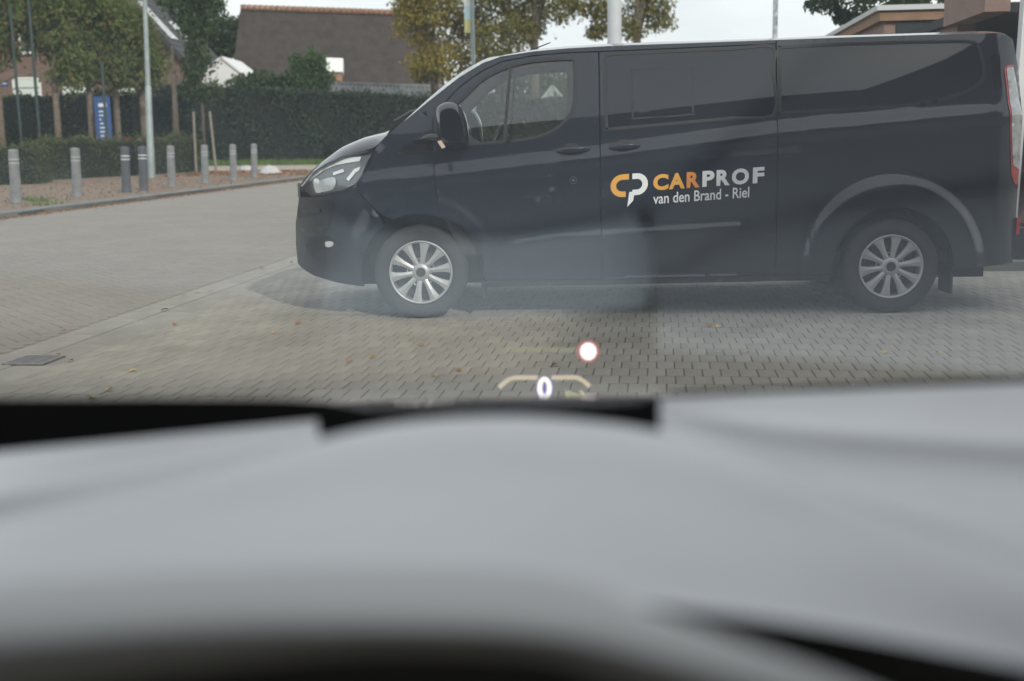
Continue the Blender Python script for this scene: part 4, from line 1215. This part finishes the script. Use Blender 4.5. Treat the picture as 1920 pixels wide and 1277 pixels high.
# grey sheet roof of a garage behind the tall hedge
YG = 76.0
gar = empty('garage', (0, 0, 0)); tag(gar, 'garage with grey corrugated roof behind the tall hedge', 'garage')
g0, g1 = at(616, 158, YG + 2), at(840, 165, YG + 2)
h0, h1 = at(610, 180, YG), at(845, 186, YG)
slab('roof', [g0, h0, h1, g1], .12, M['greyroof'], gar, (0, -1, .7))
nrib = 30
for k in range(nrib + 1):
    t = k / nrib; a, c = g0.lerp(g1, t), h0.lerp(h1, t)
    b = MB(); b.tube([a + Vector((0, 0, .04)), c + Vector((0, -.02, .04))], .06, 6); b.build('roof_rib', M['greyroof'], gar)
b = MB(); b.tube([g0 + Vector((0, 0, .05)), g1 + Vector((0, 0, .05))], .12, 8); b.build('ridge_cap', M['greyroof'], gar)
b = MB(); b.prism([(h0.x+.2, YG+.2, 0), (h1.x-.2, YG+.2, 0), (h1.x-.2, YG+5, 0), (h0.x+.2, YG+5, 0)], [(h0.x+.2, YG+.2, h0.z-.1), (h1.x-.2, YG+.2, h1.z-.1), (h1.x-.2, YG+5, h1.z-.1), (h0.x+.2, YG+5, h0.z-.1)]); b.build('wall', M['housebrick'], gar, fix=True)

# white gabled roof left of the barn and the white gable seen through the cab windows
M['whiteroof'] = mat('white_roof', (0.72, 0.73, 0.74), 0.7, var=0.06, vscale=1)
def white_gable(name, A, B, C, depth, label):
    """A left eave, B peak, C right eave, all at the front"""
    t = empty(name, (0, 0, 0)); tag(t, label, 'building')
    dv = Vector((0, depth, 0))
    slab('roof', [B, C, C + dv, B + dv], .12, M['whiteroof'], t, (1, 0, 1))
    slab('roof', [B, A, A + dv, B + dv], .12, M['whiteroof'], t, (-1, 0, 1))
    b = MB(); f = [(A.x + .1, A.y + .15, 0), (C.x - .1, A.y + .15, 0), (C.x - .1, A.y + .15, C.z - .12), (B.x, A.y + .15, B.z - .14), (A.x + .1, A.y + .15, A.z - .12)]
    b.prism(f, [(x, y + depth - .3, z) for x, y, z in f]); b.build('wall', M['whiteroof'], t, fix=True)
white_gable('white_outbuilding', at(350, 150, 80), at(415, 105, 80), at(472, 150, 80), 6, 'white gabled outbuilding left of the big dark roof')
white_gable('white_shed', at(1004, 196, 78), at(1036, 158, 78), at(1070, 196, 78), 5, 'small white gabled shed seen through the van cab windows')

# trees behind
def big_tree(px, Y, zt, blobs_px, n, size, lm_, label, seed, limbs_px=(), tr=.25, name='tree', bark='bark'):
    q = at(px, 262, Y)
    base = Vector((q.x, q.y, 0))
    blobs = []
    for (bx, by, rx, rz) in blobs_px:
        c = at(bx, by, Y); k = Y / FPX
        blobs.append((c.x - base.x, random.Random(bx).uniform(-1, 1), c.z, rx * k, rx * k * .9, rz * k))
    limbs = []
    for path, rad in limbs_px:
        limbs.append(([tuple(at(x, y, Y) - base) for x, y in path], rad))
    tree(base, ([(0, 0, 0), (.05, 0, zt * .5), (.1, 0, zt)], [tr, tr * .8, tr * .3]), limbs, blobs, n, size, lm_, M[bark], label, seed, name=name)
big_tree(815, 68, 8.5, [(775, 40, 36, 40), (800, 95, 40, 45), (850, 30, 55, 45), (845, 120, 45, 38), (830, 0, 70, 45), (880, 80, 40, 50), (800, -60, 80, 50), (770, 10, 30, 30), (790, 135, 22, 20)], 13000, .12, M['yel'], 'tree with yellow autumn leaves left of the banner pole', 41, [([(815, 160), (800, 60), (780, 0)], [.12, .08, .03]), ([(820, 130), (860, 40), (880, -20)], [.12, .08, .03])])
big_tree(1002, 66, 11, [(930, 25, 55, 45), (960, 60, 45, 35), (990, 30, 40, 40), (915, 85, 35, 40), (940, -40, 80, 50), (1010, -30, 60, 35), (1000, 55, 22, 25), (950, 110, 35, 25)], 11000, .11, M['olive'], 'olive leaved tree with dark leaning trunk above the van windscreen', 42, [([(1000, 110), (1004, 60), (1020, -10), (1040, -80)], [.22, .20, .17, .12]), ([(1003, 60), (960, 20), (930, -30)], [.12, .08, .03])], tr=.3)
big_tree(1192, 66, 11, [(1060, 20, 40, 28), (1090, 5, 50, 25), (1130, 25, 30, 30), (1200, 15, 40, 38), (1240, 35, 28, 26), (1180, 55, 35, 20), (1230, 0, 38, 30), (1120, 60, 22, 14), (1200, -50, 90, 40), (1080, -40, 60, 30)], 9500, .115, M['olive'], 'olive leaved tree behind the thick white pole', 43, [([(1192, 90), (1200, 30), (1210, -30)], [.22, .18, .12]), ([(1195, 60), (1120, 10), (1050, 5)], [.09, .06, .02])], tr=.3)
big_tree(1760, 24, 6.0, [(1550, 5, 38, 18), (1600, 5, 40, 22), (1640, 25, 35, 20), (1585, 30, 18, 14), (1690, 0, 50, 25), (1600, -50, 110, 45), (1720, -40, 90, 50)], 6500, .06, M['green'], 'dark leafy tree overhanging the flat roofed building', 44, [([(1760, -60), (1660, -10), (1560, 0)], [.10, .06, .015]), ([(1740, -60), (1690, -5), (1620, 25)], [.08, .05, .012])], tr=.2)
big_tree(418, 105, 8.0, [(420, 60, 26, 30), (400, 80, 20, 25), (430, 90, 24, 25), (445, 55, 18, 20), (410, 110, 22, 20)], 4000, .2, M['green'], 'distant green tree left of the big dark roof', 45, tr=.25)
big_tree(330, 60.5, 6.0, [(350, 20, 35, 22), (375, 40, 25, 30), (385, 5, 30, 18), (320, 3, 25, 10), (365, 90, 20, 25), (372, 130, 20, 22)], 5200, .12, M['green'], 'green tree over the corner of the brick house roof', 46, tr=.18)
big_tree(1010, 92, 5.5, [(960, 160, 40, 40), (1000, 140, 45, 38), (1045, 145, 45, 35), (1085, 150, 40, 38), (920, 170, 40, 35), (1025, 175, 60, 30), (1075, 185, 50, 30)], 9000, .16, M['green'], 'green tree behind the small white shed, seen through the cab', 47, tr=.25)
def shrub(px, Y, blobs_px, n, size, lm_, label, seed):
    q = at(px, 262, Y); base = Vector((q.x, q.y, 0)); k = Y / FPX
    t = empty('shrub', base); tag(t, label, 'shrub', 'shrubs behind the tall hedge')
    blobs = [(at(x, y, Y).x - base.x, 0, at(x, y, Y).z, rx*k, rx*k, rz*k) for x, y, rx, rz in blobs_px]
    for i, bl in enumerate(blobs):
        b = MB(); b.tube([(0, 0, 0), (bl[0]*.5, 0, bl[2]*.6), (bl[0], 0, bl[2])], [.07, .05, .02], 6); b.build('stem', M['bark'], t)
    crown_mesh(blobs, n, size, seed, .3).build('foliage', lm_, t)
shrub(585, 73, [(590, 115, 20, 22), (570, 150, 30, 28), (605, 150, 22, 22), (555, 120, 14, 18)], 3200, .13, M['shrub'], 'upright light green shrub before the big dark roof', 51)
shrub(490, 73, [(490, 152, 34, 18), (530, 155, 28, 16), (455, 158, 28, 16)], 2600, .13, M['green'], 'broad dark green shrub left of the light green one', 52)

# banner pole, white poles
M['wpole'] = mat('white_pole', (0.52, 0.55, 0.58), 0.45, var=0.08, vscale=2)
q = at(888, 150, 30)
bp_ = empty('banner_pole', (q.x, 30, 0)); tag(bp_, 'grey pole carrying a white, blue and yellow banner', 'pole')
m = MB(); m.lathe([(.055, 0), (.05, 8)], 12); m.build('shaft', M['galv'], bp_, smooth_=True)
z0, z1 = at(880, 62, 30).z, at(880, -40, 30).z
ba = MB(); rows = []
for k in range(9):
    z = z0 + (z1 - z0) * k / 8
    rows.append([(-.20, -.03 + .02*math.sin(k), z), (-.12, -.05 - .02*math.sin(k*1.3), z), (-.05, -.03, z)])
ba.grid(rows[:3], 0); ba.grid(rows[2:5], 1); ba.grid(rows[4:], 2)
bo = ba.build('banner', [mat('banner_yellow', (.55, .55, .25), .7), mat('banner_blue', (.45, .62, .66), .7), mat('banner_white', (.66, .70, .70), .7)], bp_)
sm = bo.modifiers.new('thick', 'SOLIDIFY'); sm.thickness = .006
q = at(1152, 150, 24)
m = MB(); m.lathe([(.16, 0), (.16, .04), (.145, .08), (.140, 3), (.125, 9)], 20)
o = m.build('flagpole', M['wpole'], loc=(q.x, 24, 0), smooth_=True); tag(o, 'thick pale grey pole rising behind the van roof', 'pole')
q = at(1451, 150, 24)
m = MB(); m.lathe([(.07, 0), (.07, .04), (.055, .08), (.046, 9)], 14)
o = m.build('flagpole', M['wpole'], loc=(q.x, 24, 0), smooth_=True); tag(o, 'thin pale pole rising behind the rear half of the van', 'pole')

# white bags at the end of the kerb
M['bag'] = mat('white_plastic_bag', (0.46, 0.46, 0.475), 0.6, var=0.1, vscale=8)
for (px, py, w, h, lab, sd_) in ((462, 320, .36, .20, 'smaller white plastic bag left of the last bollard', 1), (506, 329, .44, .34, 'white plastic bag at the kerb end right of the last bollard', 2)):
    q = ground(px, py); r = random.Random(sd_); b = MB(); rows = []
    for i in range(8):
        t = i / 7; rad = w * math.sqrt(max(0.02, 1 - t ** 1.6)); 
        rows.append([(rad * math.cos(6.2832*j/16) * (1 + r.uniform(-.12, .12)), .7 * rad * math.sin(6.2832*j/16) * (1 + r.uniform(-.12, .12)), h * t * (1 + r.uniform(-.1, .1))) for j in range(16)])
    for rw in rows: rw.append(rw[0])
    b.grid(rows); b.face([b.vert(p) for p in rows[-1][:-1]])
    o = b.build('plastic_bag', M['bag'], loc=(q.x, q.y, .02), smooth_=True); tag(o, lab, 'bag', 'white bags at the kerb')

# flat roofed building and canopy at the right
M['fascia'] = mat('pale_fascia', (0.55, 0.57, 0.58), 0.6)
M['wood'] = mat('brown_cladding', (0.25, 0.15, 0.09), 0.7, var=0.2, vscale=4)
M['brownbrick'] = mat('pinkish_brick', (0.25, 0.170, 0.145), 0.9, var=0.12, vscale=5, bump=0.2, bscale=30)
M['darkred'] = mat('dark_red_panel', (0.07, 0.022, 0.022), 0.7)
M['soffit'] = mat('dark_soffit', (0.022, 0.022, 0.025), 0.8)
YF = 17.0
p0 = at(1650, 20, YF)
fu, fv = to_st(p0)
fb_ = empty('flat_roof_building', (0, 0, 0)); tag(fb_, 'low flat roofed building with pale roof edge behind the van', 'building')
def sbox(name, u0, u1, v0, v1, z0, z1, m, parent):
    b = MB(); b.prism([st(u0, v0, z0), st(u1, v0, z0), st(u1, v1, z0), st(u0, v1, z0)], [st(u0, v0, z1), st(u1, v0, z1), st(u1, v1, z1), st(u0, v1, z1)]); return b.build(name, m, parent, fix=True)
sbox('roof_edge', fu - .05, fu + 5, fv - .05, fv + 14, p0.z - .0, p0.z + .07, M['fascia'], fb_)
sbox('cladding_band', fu, fu + 5, fv, fv + 14, p0.z - .14, p0.z - .002, M['wood'], fb_)
sbox('wall', fu + .08, fu + 5, fv + .08, fv + 14, 0, p0.z - .142, M['brownbrick'], fb_)
sbox('window_band', fu + .25, fu + 3, fv + .05, fv + .10, .6, p0.z - .16, M['pane'], fb_)
YC = 12.3
c0 = at(1846, 22, YC); cu, cv = to_st(c0)
cn = empty('canopy', (0, 0, 0)); tag(cn, 'brown brick entrance canopy with dark underside above the van rear', 'canopy')
sbox('side_panel', cu, cu + .25, cv, cv + 1.75, c0.z, c0.z + 1.5, M['brownbrick'], cn)
sbox('soffit', cu + .02, cu + 4, cv + .35, cv + 5.5, c0.z + .02, c0.z + .12, M['soffit'], cn)
sbox('back_panel', cu + .252, cu + 4, cv + .36, cv + .56, c0.z + .18, c0.z + 1.5, M['darkred'], cn)
sbox('recess_wall', cu + .3, cu + 4, cv + 4.2, cv + 4.4, 0, c0.z + .02, M['darkred'], cn)
sbox('entrance_wall', cu + .1, cu + .3, cv + 1.5, cv + 5.4, 0, c0.z + .015, M['brownbrick'], cn)
q = at(1909, 140, 11.2)
b = MB(); b.box((-.045, -.045, 0), (.045, .045, 4.2))
o = b.build('canopy_post', mat('white_post', (.62, .63, .64), .5), loc=(q.x, q.y, 0)); o.rotation_euler = (0, R(1.0), 0); tag(o, 'white square post at the right edge behind the van', 'post')

# unseen building behind the parked car, roofline shaped to shade the forecourt
bk = empty('unseen_building', (0, 0, 0)); tag(bk, 'unseen brick building behind the viewpoint, gable shaped to shade the forecourt', 'building')
YR = -4.0
b = MB(); b.box((-9, YR - 9, 0), (5.45, YR, 6.5)); b.build('flat_wing', M['housebrick'], bk)
f = [(5.5, YR, 0), (16.5, YR, 0), (16.5, YR, 6.5), (11.0, YR, 12.3), (5.5, YR, 6.5)]
b = MB(); b.prism(f, [(x, y - 11, z) for x, y, z in f]); b.build('gable_wing', M['housebrick'], bk, fix=True)
slab('roof', [(11, YR + .02, 12.45), (5.35, YR + .02, 6.46), (5.35, YR - 11, 6.46), (11, YR - 11, 12.45)], .12, M['tile'], bk, (-1, 0, 1))
slab('roof', [(11, YR + .02, 12.45), (16.65, YR + .02, 6.46), (16.65, YR - 11, 6.46), (11, YR - 11, 12.45)], .12, M['tile'], bk, (1, 0, 1))
for k in range(5):
    window(bk, -8 + k*2.6, -6 + k*2.6, .6, 3.2, YR + .06, blind=0)

# ------------------------------------------------------------------ the car one looks out of
M['dash'] = mat('dash_dark_sheen_plastic', (0.225, 0.235, 0.265), 0.38, spec=1.0, coat=1.0, bump=0.25, bscale=9)
M['binn'] = mat('binnacle_plastic', (0.115, 0.116, 0.122), 0.5, spec=0.9, coat=1.0)
for k in ('dash', 'binn'):
    bs = M[k].node_tree.nodes['Principled BSDF']
    bs.inputs['Coat Roughness'].default_value = 0.34
    bs.inputs['Coat IOR'].default_value = 1.9
M['dashdark'] = mat('dash_dark_plastic', (0.012, 0.012, 0.014), 0.6)
M['frit'] = mat('windscreen_black_border', (0.003, 0.003, 0.0035), 0.7, spec=0.2)
M['hudcover'] = mat('hud_cover_sky_glare', (0.93, 0.96, 0.98), 0.5)  # near-white colour stands in for sky mirrored in the cover
M['screen'] = glass_mat('windscreen_glass', (0.955, 0.97, 0.965), 1.57, gtint=(.88, .95, 1.0))
M['hudpit'] = mat('display_opening_plastic', (0.20, 0.19, 0.18), 0.6)
car = empty('car', (0, 0, 0)); tag(car, 'car interior with pale dashboard and windscreen, seen from the driving seat', 'car')

def row_curve(pts, n=40):
    """pts (px, py, Y) -> smooth row of n+1 world points, evenly spaced in px"""
    pts = sorted(pts); out = []
    cur = catmull(pts, 12, closed=False)
    x0, x1 = pts[0][0], pts[-1][0]
    tx = [(c[0], c[1]) for c in cur]; ty = [(c[0], c[2]) for c in cur]
    for k in range(n + 1):
        x = x0 + (x1 - x0) * k / n
        out.append(at(x, interp(tx, x), interp(ty, x)))
    return out
def loft(name, rows, m, parent, sub=6, n=40, drop=None):
    R_ = [row_curve(r, n) for r in rows]
    cols = []
    full = []
    for j in range(n + 1):
        cols.append(catmull([tuple(R_[i][j]) for i in range(len(R_))], sub, closed=False) if len(R_) > 2 else [tuple(R_[0][j]), tuple(R_[1][j])])
    for i in range(len(cols[0])): full.append([cols[j][i] for j in range(n + 1)])
    b = MB(); b.grid(full, flip=True)
    o = b.build(name, m, parent, smooth_=True)
    return o
# instrument cowl: crest that arches across, top, then the lip that rolls down towards the driver
cowl_back = [(-300, 1075, .78), (0, 1000, .79), (300, 925, .86), (600, 850, .95), (750, 818, .97), (900, 806, .975), (1050, 810, .97), (1240, 838, .95), (1450, 905, .86), (1620, 975, .80), (1920, 1075, .72), (2250, 1180, .68)]
cowl_crest = [(-300, 1060, .74), (0, 985, .75), (300, 905, .81), (600, 825, .89), (750, 796, .915), (900, 785, .92), (1050, 788, .915), (1240, 812, .89), (1450, 880, .81), (1620, 950, .75), (1920, 1050, .68), (2250, 1150, .64)]
cowl_mid = [(-300, 1090, .69), (0, 1040, .69), (300, 985, .73), (600, 935, .775), (900, 915, .79), (1240, 930, .775), (1450, 985, .73), (1620, 1030, .69), (1920, 1120, .635), (2250, 1200, .61)]
cowl_near = [(-300, 1150, .625), (0, 1118, .63), (400, 1090, .64), (900, 1078, .65), (1200, 1112, .64), (1500, 1148, .625), (1920, 1222, .60), (2250, 1290, .58)]
cowl_lip = [(-300, 1170, .610), (0, 1140, .612), (400, 1115, .618), (900, 1105, .625), (1200, 1134, .616), (1500, 1172, .605), (1920, 1250, .58), (2250, 1318, .565)]
cowl_under = [(-300, 1260, .62), (0, 1240, .62), (400, 1220, .628), (900, 1215, .635), (1200, 1250, .625), (1500, 1300, .61), (1920, 1370, .58), (2250, 1420, .56)]
loft('instrument_cowl', [cowl_back, cowl_crest, cowl_mid, cowl_near, cowl_lip], M['dash'], car)
loft('cowl_gap_shadow', [cowl_lip, cowl_under], M['dashdark'], car)  # black filler, the shadow of the gap below the cowl is in its colour
# upper dashboard left and right of it
dl = loft('dash_top', [
    [(-300, 878, 1.0), (0, 848, 1.02), (300, 818, 1.05), (595, 788, 1.08)],
    [(-300, 920, .94), (0, 885, .955), (300, 845, .985), (595, 802, 1.02)],
    [(-300, 975, .865), (0, 925, .885), (300, 870, .935), (597, 812, .99)],
    [(-300, 1030, .840), (0, 972, .856), (300, 903, .905), (598, 832, .970)],
    [(-300, 1090, .79), (0, 1018, .80), (300, 935, .86), (598, 855, .95)]], M['dash'], car, n=24)
dr = loft('dash_top', [
    [(1238, 746, 1.14), (1500, 735, 1.15), (1920, 718, 1.16), (2300, 703, 1.17)],
    [(1238, 756, 1.09), (1500, 762, 1.06), (1920, 772, 1.03), (2300, 785, 1.0)],
    [(1238, 766, 1.04), (1500, 800, .975), (1920, 828, .94), (2300, 845, .92)],
    [(1238, 786, 1.02), (1500, 852, .942), (1920, 892, .905), (2300, 915, .89)],
    [(1240, 806, .965), (1400, 852, .90), (1600, 925, .83), (1920, 985, .79), (2300, 1060, .74)],
    [(1240, 838, .945), (1400, 890, .88), (1600, 968, .805), (1920, 1085, .72), (2300, 1180, .67)]], M['dash'], car, n=24)
# end faces of those panels towards the display recess
for (px, ys, nm) in ((596, ((790, 1.078), (830, .97), (880, .96)), 0), (1238, ((748, 1.138), (800, .98), (850, .93)), 1)):
    A = [at(px, y, Y) for y, Y in ys]
    b = MB(); b.face([b.vert(p) for p in [A[0], A[1], Vector((A[1].x, A[1].y, A[1].z - .09)), Vector((A[0].x, A[0].y, A[0].z - .09))]]); b.build('dash_end', M['dash'], car)
# head-up display recess: inner cover painted pale for the bright veil, dark opening towards the glass
def xr(px, Y): return at(px, 700, Y).x
b = MB(); zc_ = .985
xl, xrr = -.200, .140
rows = []
for k in range(9):
    Y = .955 + (1.135 - .955) * k / 8
    kf_ = math.sqrt(max(.05, 1 - (max(0, 1.06 - Y) / .125) ** 2)); xm = (xl + xrr) / 2
    rows.append([(xm + (xrr - xl) * (j / 16 - .5) * kf_, Y, zc_ - .02 * k / 8 + .012 * (1 - (2*j/16 - 1) ** 2)) for j in range(17)])
b.grid(rows); b.build('display_cover', M['hudcover'], car, smooth_=True)
b = MB(); b.box((xl - .01, .93, .915), (xrr + .01, 1.137, .940)); b.build('recess_floor', M['dashdark'], car)
b = MB(); b.box((xl, 1.138, .90), (xrr, 1.20, .950)); b.build('display_opening', M['hudpit'], car)
b = MB(); b.grid([[(xl, 1.19, .94), (xrr, 1.19, .94)], [(xl, 1.205, .985), (xrr, 1.205, .985)]]); b.build('recess_wall', M['frit'], car)
# black trim along the foot of the windscreen
loft('screen_base_trim', [[(-300, 748, 1.22), (0, 748, 1.22), (560, 750, 1.22), (640, 766, 1.22), (900, 770, 1.22), (1180, 758, 1.22), (1260, 738, 1.22), (1920, 706, 1.22), (2300, 692, 1.22)], [(-300, 790, 1.215), (0, 790, 1.215), (560, 790, 1.215), (640, 795, 1.215), (900, 796, 1.215), (1180, 790, 1.215), (1260, 775, 1.215), (1920, 740, 1.215), (2300, 725, 1.215)], [(-300, 960, 1.2), (0, 940, 1.2), (590, 900, 1.2), (1240, 860, 1.2), (1920, 830, 1.2), (2300, 800, 1.2)]], M['frit'], car)
# instrument binnacle rim and the dark cluster beneath it
loft('binnacle_rim', [
    [(-300, 1120, .605), (0, 1092, .605), (500, 1066, .612), (900, 1066, .615), (1100, 1092, .61), (1200, 1135, .595), (1350, 1190, .575), (1560, 1262, .555), (1750, 1340, .545)],
    [(-300, 1155, .580), (0, 1125, .582), (500, 1100, .588), (900, 1102, .590), (1100, 1128, .585), (1200, 1160, .575), (1350, 1212, .560), (1560, 1285, .545), (1750, 1365, .535)],
    [(-300, 1210, .553), (0, 1182, .555), (500, 1150, .560), (900, 1150, .562), (1100, 1178, .558), (1200, 1210, .552), (1350, 1262, .542), (1560, 1330, .532), (1750, 1400, .524)],
    [(-300, 1275, .540), (0, 1245, .542), (350, 1215, .546), (700, 1190, .549), (1000, 1200, .549), (1150, 1238, .545), (1350, 1300, .536), (1560, 1370, .526), (1750, 1440, .518)],
    [(-300, 1345, .541), (0, 1305, .543), (350, 1258, .547), (700, 1225, .550), (1000, 1235, .550), (1150, 1275, .546), (1350, 1340, .537), (1560, 1410, .527), (1750, 1480, .519)]], M['binn'], car)
loft('instrument_panel', [[(-300, 1335, .546), (0, 1295, .548), (350, 1250, .552), (700, 1217, .555), (1000, 1227, .555), (1150, 1267, .551), (1400, 1350, .540), (1750, 1470, .524)], [(-300, 1500, .545), (0, 1500, .55), (350, 1500, .555), (700, 1500, .56), (1000, 1500, .56), (1150, 1500, .555), (1400, 1520, .545), (1750, 1540, .53)]], M['dashdark'], car)
# windscreen: a slightly bowed laminated pane, 5 mm thick
ANG = R(26); rows_i, rows_o = [], []
for i in range(13):
    t = i / 12
    r1_, r2_ = [], []
    for j in range(25):
        x = -.95 + 1.9 * j / 24
        Y = 1.245 - t * 1.05 * math.cos(ANG); z = .998 + t * 1.05 * math.sin(ANG)
        n_ = Vector((0, math.sin(ANG), math.cos(ANG)))
        p = Vector((x, Y, z)) - Vector((0, .05 * (x / .95) ** 2, 0))
        r1_.append(p); r2_.append(p + n_ * .005)
    rows_i.append(r1_); rows_o.append(r2_)
b = MB(); b.grid(rows_i, flip=False); b.grid(rows_o, flip=True)
wo = b.build('windscreen', M['screen'], car, smooth_=True)
# roof lining, screen header and pillars around the viewpoint
M['lining'] = mat('roof_lining', (0.50, 0.49, 0.47), 0.95)
b = MB(); rows = []
for i in range(9):
    Y = .44 - 2.0 * i / 8
    rows.append([(-.74 + 1.48 * j / 10, Y, 1.47 + .05 * (1 - (2*j/10 - 1) ** 2)) for j in range(11)])
b.grid(rows)
ro = b.build('roof_lining', M['lining'], car, smooth_=True); sm = ro.modifiers.new('thick', 'SOLIDIFY'); sm.thickness = .03
for sx in (-1, 1):
    b = MB(); b.tube([(sx * .80, 1.20, 1.0), (sx * .76, .75, 1.27), (sx * .72, .36, 1.47)], [.035, .035, .035], 10)
    b.build('windscreen_pillar', M['dashdark'], car, smooth_=True)
# bonnet, below the line of sight
b = MB(); rows = []
for i in range(13):
    t = i / 12
    Y = 1.30 + 1.0 * t; zz = .93 - .10 * t - .12 * t ** 4
    rows.append([(-.80 + 1.6 * j / 16, Y, zz - .06 * abs(j / 8 - 1) ** 3) for j in range(17)])
b.grid(rows)
b.build('bonnet', mat('car_bonnet_paint', (.02, .02, .022), .3, coat=1.0), car, smooth_=True)

# head-up display picture, which hangs a few metres ahead of the glass
HY = 4.0
hud = empty('head_up_display', (0, 0, 0), 0, car)
def emis(name, col, s, alpha=1.0):
    m = bpy.data.materials.new(name); m.use_nodes = True
    n, l = m.node_tree.nodes, m.node_tree.links; n.clear()
    out = n.new('ShaderNodeOutputMaterial'); e = n.new('ShaderNodeEmission'); e.inputs['Color'].default_value = (*col, 1); e.inputs['Strength'].default_value = s
    if alpha < 1:
        t = n.new('ShaderNodeBsdfTransparent'); mx = n.new('ShaderNodeMixShader'); mx.inputs['Fac'].default_value = alpha
        l.new(t.outputs[0], mx.inputs[1]); l.new(e.outputs[0], mx.inputs[2]); l.new(mx.outputs[0], out.inputs['Surface'])
    else: l.new(e.outputs[0], out.inputs['Surface'])
    return m
H = {'white': emis('display_white', (1.0, .93, .90), 1.5), 'blue': emis('display_blue', (.35, .30, .95), .7, .7), 'arc': emis('display_arc', (1.0, .84, .62), .95, .8), 'arcb': emis('display_arc_fringe', (.75, .72, 1.0), .55, .35),
     'red': emis('display_red', (.95, .34, .34), .8, .6), 'bar': emis('display_bar', (.95, .90, .58), .6, .30), 'unit': emis('display_unit', (.95, .90, .55), .75, .9), 'glow': emis('display_halo', (.8, .78, .85), .5, .15)}
def hp(px, py, k=0): return at(px, py, HY - .002 * k)
def ring_mesh(name, cx, cy, rx, ry, rin, m, k=0, n=32):
    b = MB(); rows = [[], []]
    for j in range(n + 1):
        a = 6.2832 * j / n
        rows[0].append(hp(cx + rx*math.cos(a), cy + ry*math.sin(a), k)); rows[1].append(hp(cx + rx*rin[0]*math.cos(a), cy + ry*rin[1]*math.sin(a), k))
    b.grid(rows)
    return b.build(name, m, hud)
ring_mesh('speed_digit_fringe', 1021.5, 728.5, 16.5, 24, (.86, .90), H['blue'], 0)
ring_mesh('speed_digit', 1021, 727.5, 14, 21.5, (.30, .55), H['white'], 1)
ring_mesh('speed_digit_core', 1021.5, 731, 4.0, 12, (.05, .05), H['blue'], 0)
ring_mesh('limit_sign', 1103, 659, 16, 17, (.01, .01), H['white'], 1)
ring_mesh('limit_sign_rim', 1103, 659, 22, 22, (.72, .76), H['red'], 1)
ring_mesh('digit_halo', 1021, 716, 26, 17, (.05, .05), H['glow'], -1)
def ribbon(name, pts, w, m, k=0):
    L, Rr = stroke(pts, w); b = MB(); b.grid([[hp(x, y, k) for x, y in L], [hp(x, y, k) for x, y in Rr]]); return b.build(name, m, hud)
arc_l = catmull([(936, 727), (948, 716), (962, 709), (985, 708), (1008, 708)], 4, closed=False)
arc_r = catmull([(1034, 708), (1060, 708), (1080, 708), (1093, 714), (1106, 725)], 4, closed=False)
for a in (arc_l, arc_r):
    ribbon('gauge_arc', a, 8, H['arc'], 1); ribbon('gauge_arc_fringe', [(x, y - 4) for x, y in a], 6, H['arcb'], 0)
ribbon('guidance_bar', [(950, 655), (985, 655), (1020, 655), (1083, 656)], 9, H['bar'])
tm = text_mesh('Km/h', 1.0, .02)
xs = [v.co.x for v in tm.vertices]; ys = [v.co.y for v in tm.vertices]
for dx, dy, k in ((0, 0, 1), (4, 3, 0)):
    t2 = tm.copy()
    for v in t2.vertices:
        v.co = hp(1060 + dx + (v.co.x - min(xs)) / (max(xs) - min(xs)) * 36, 748 + dy - (v.co.y / max(ys)) * 17, k)
    t2.materials.clear(); t2.materials.append(H['unit']); link_mesh('speed_unit', t2, hud)
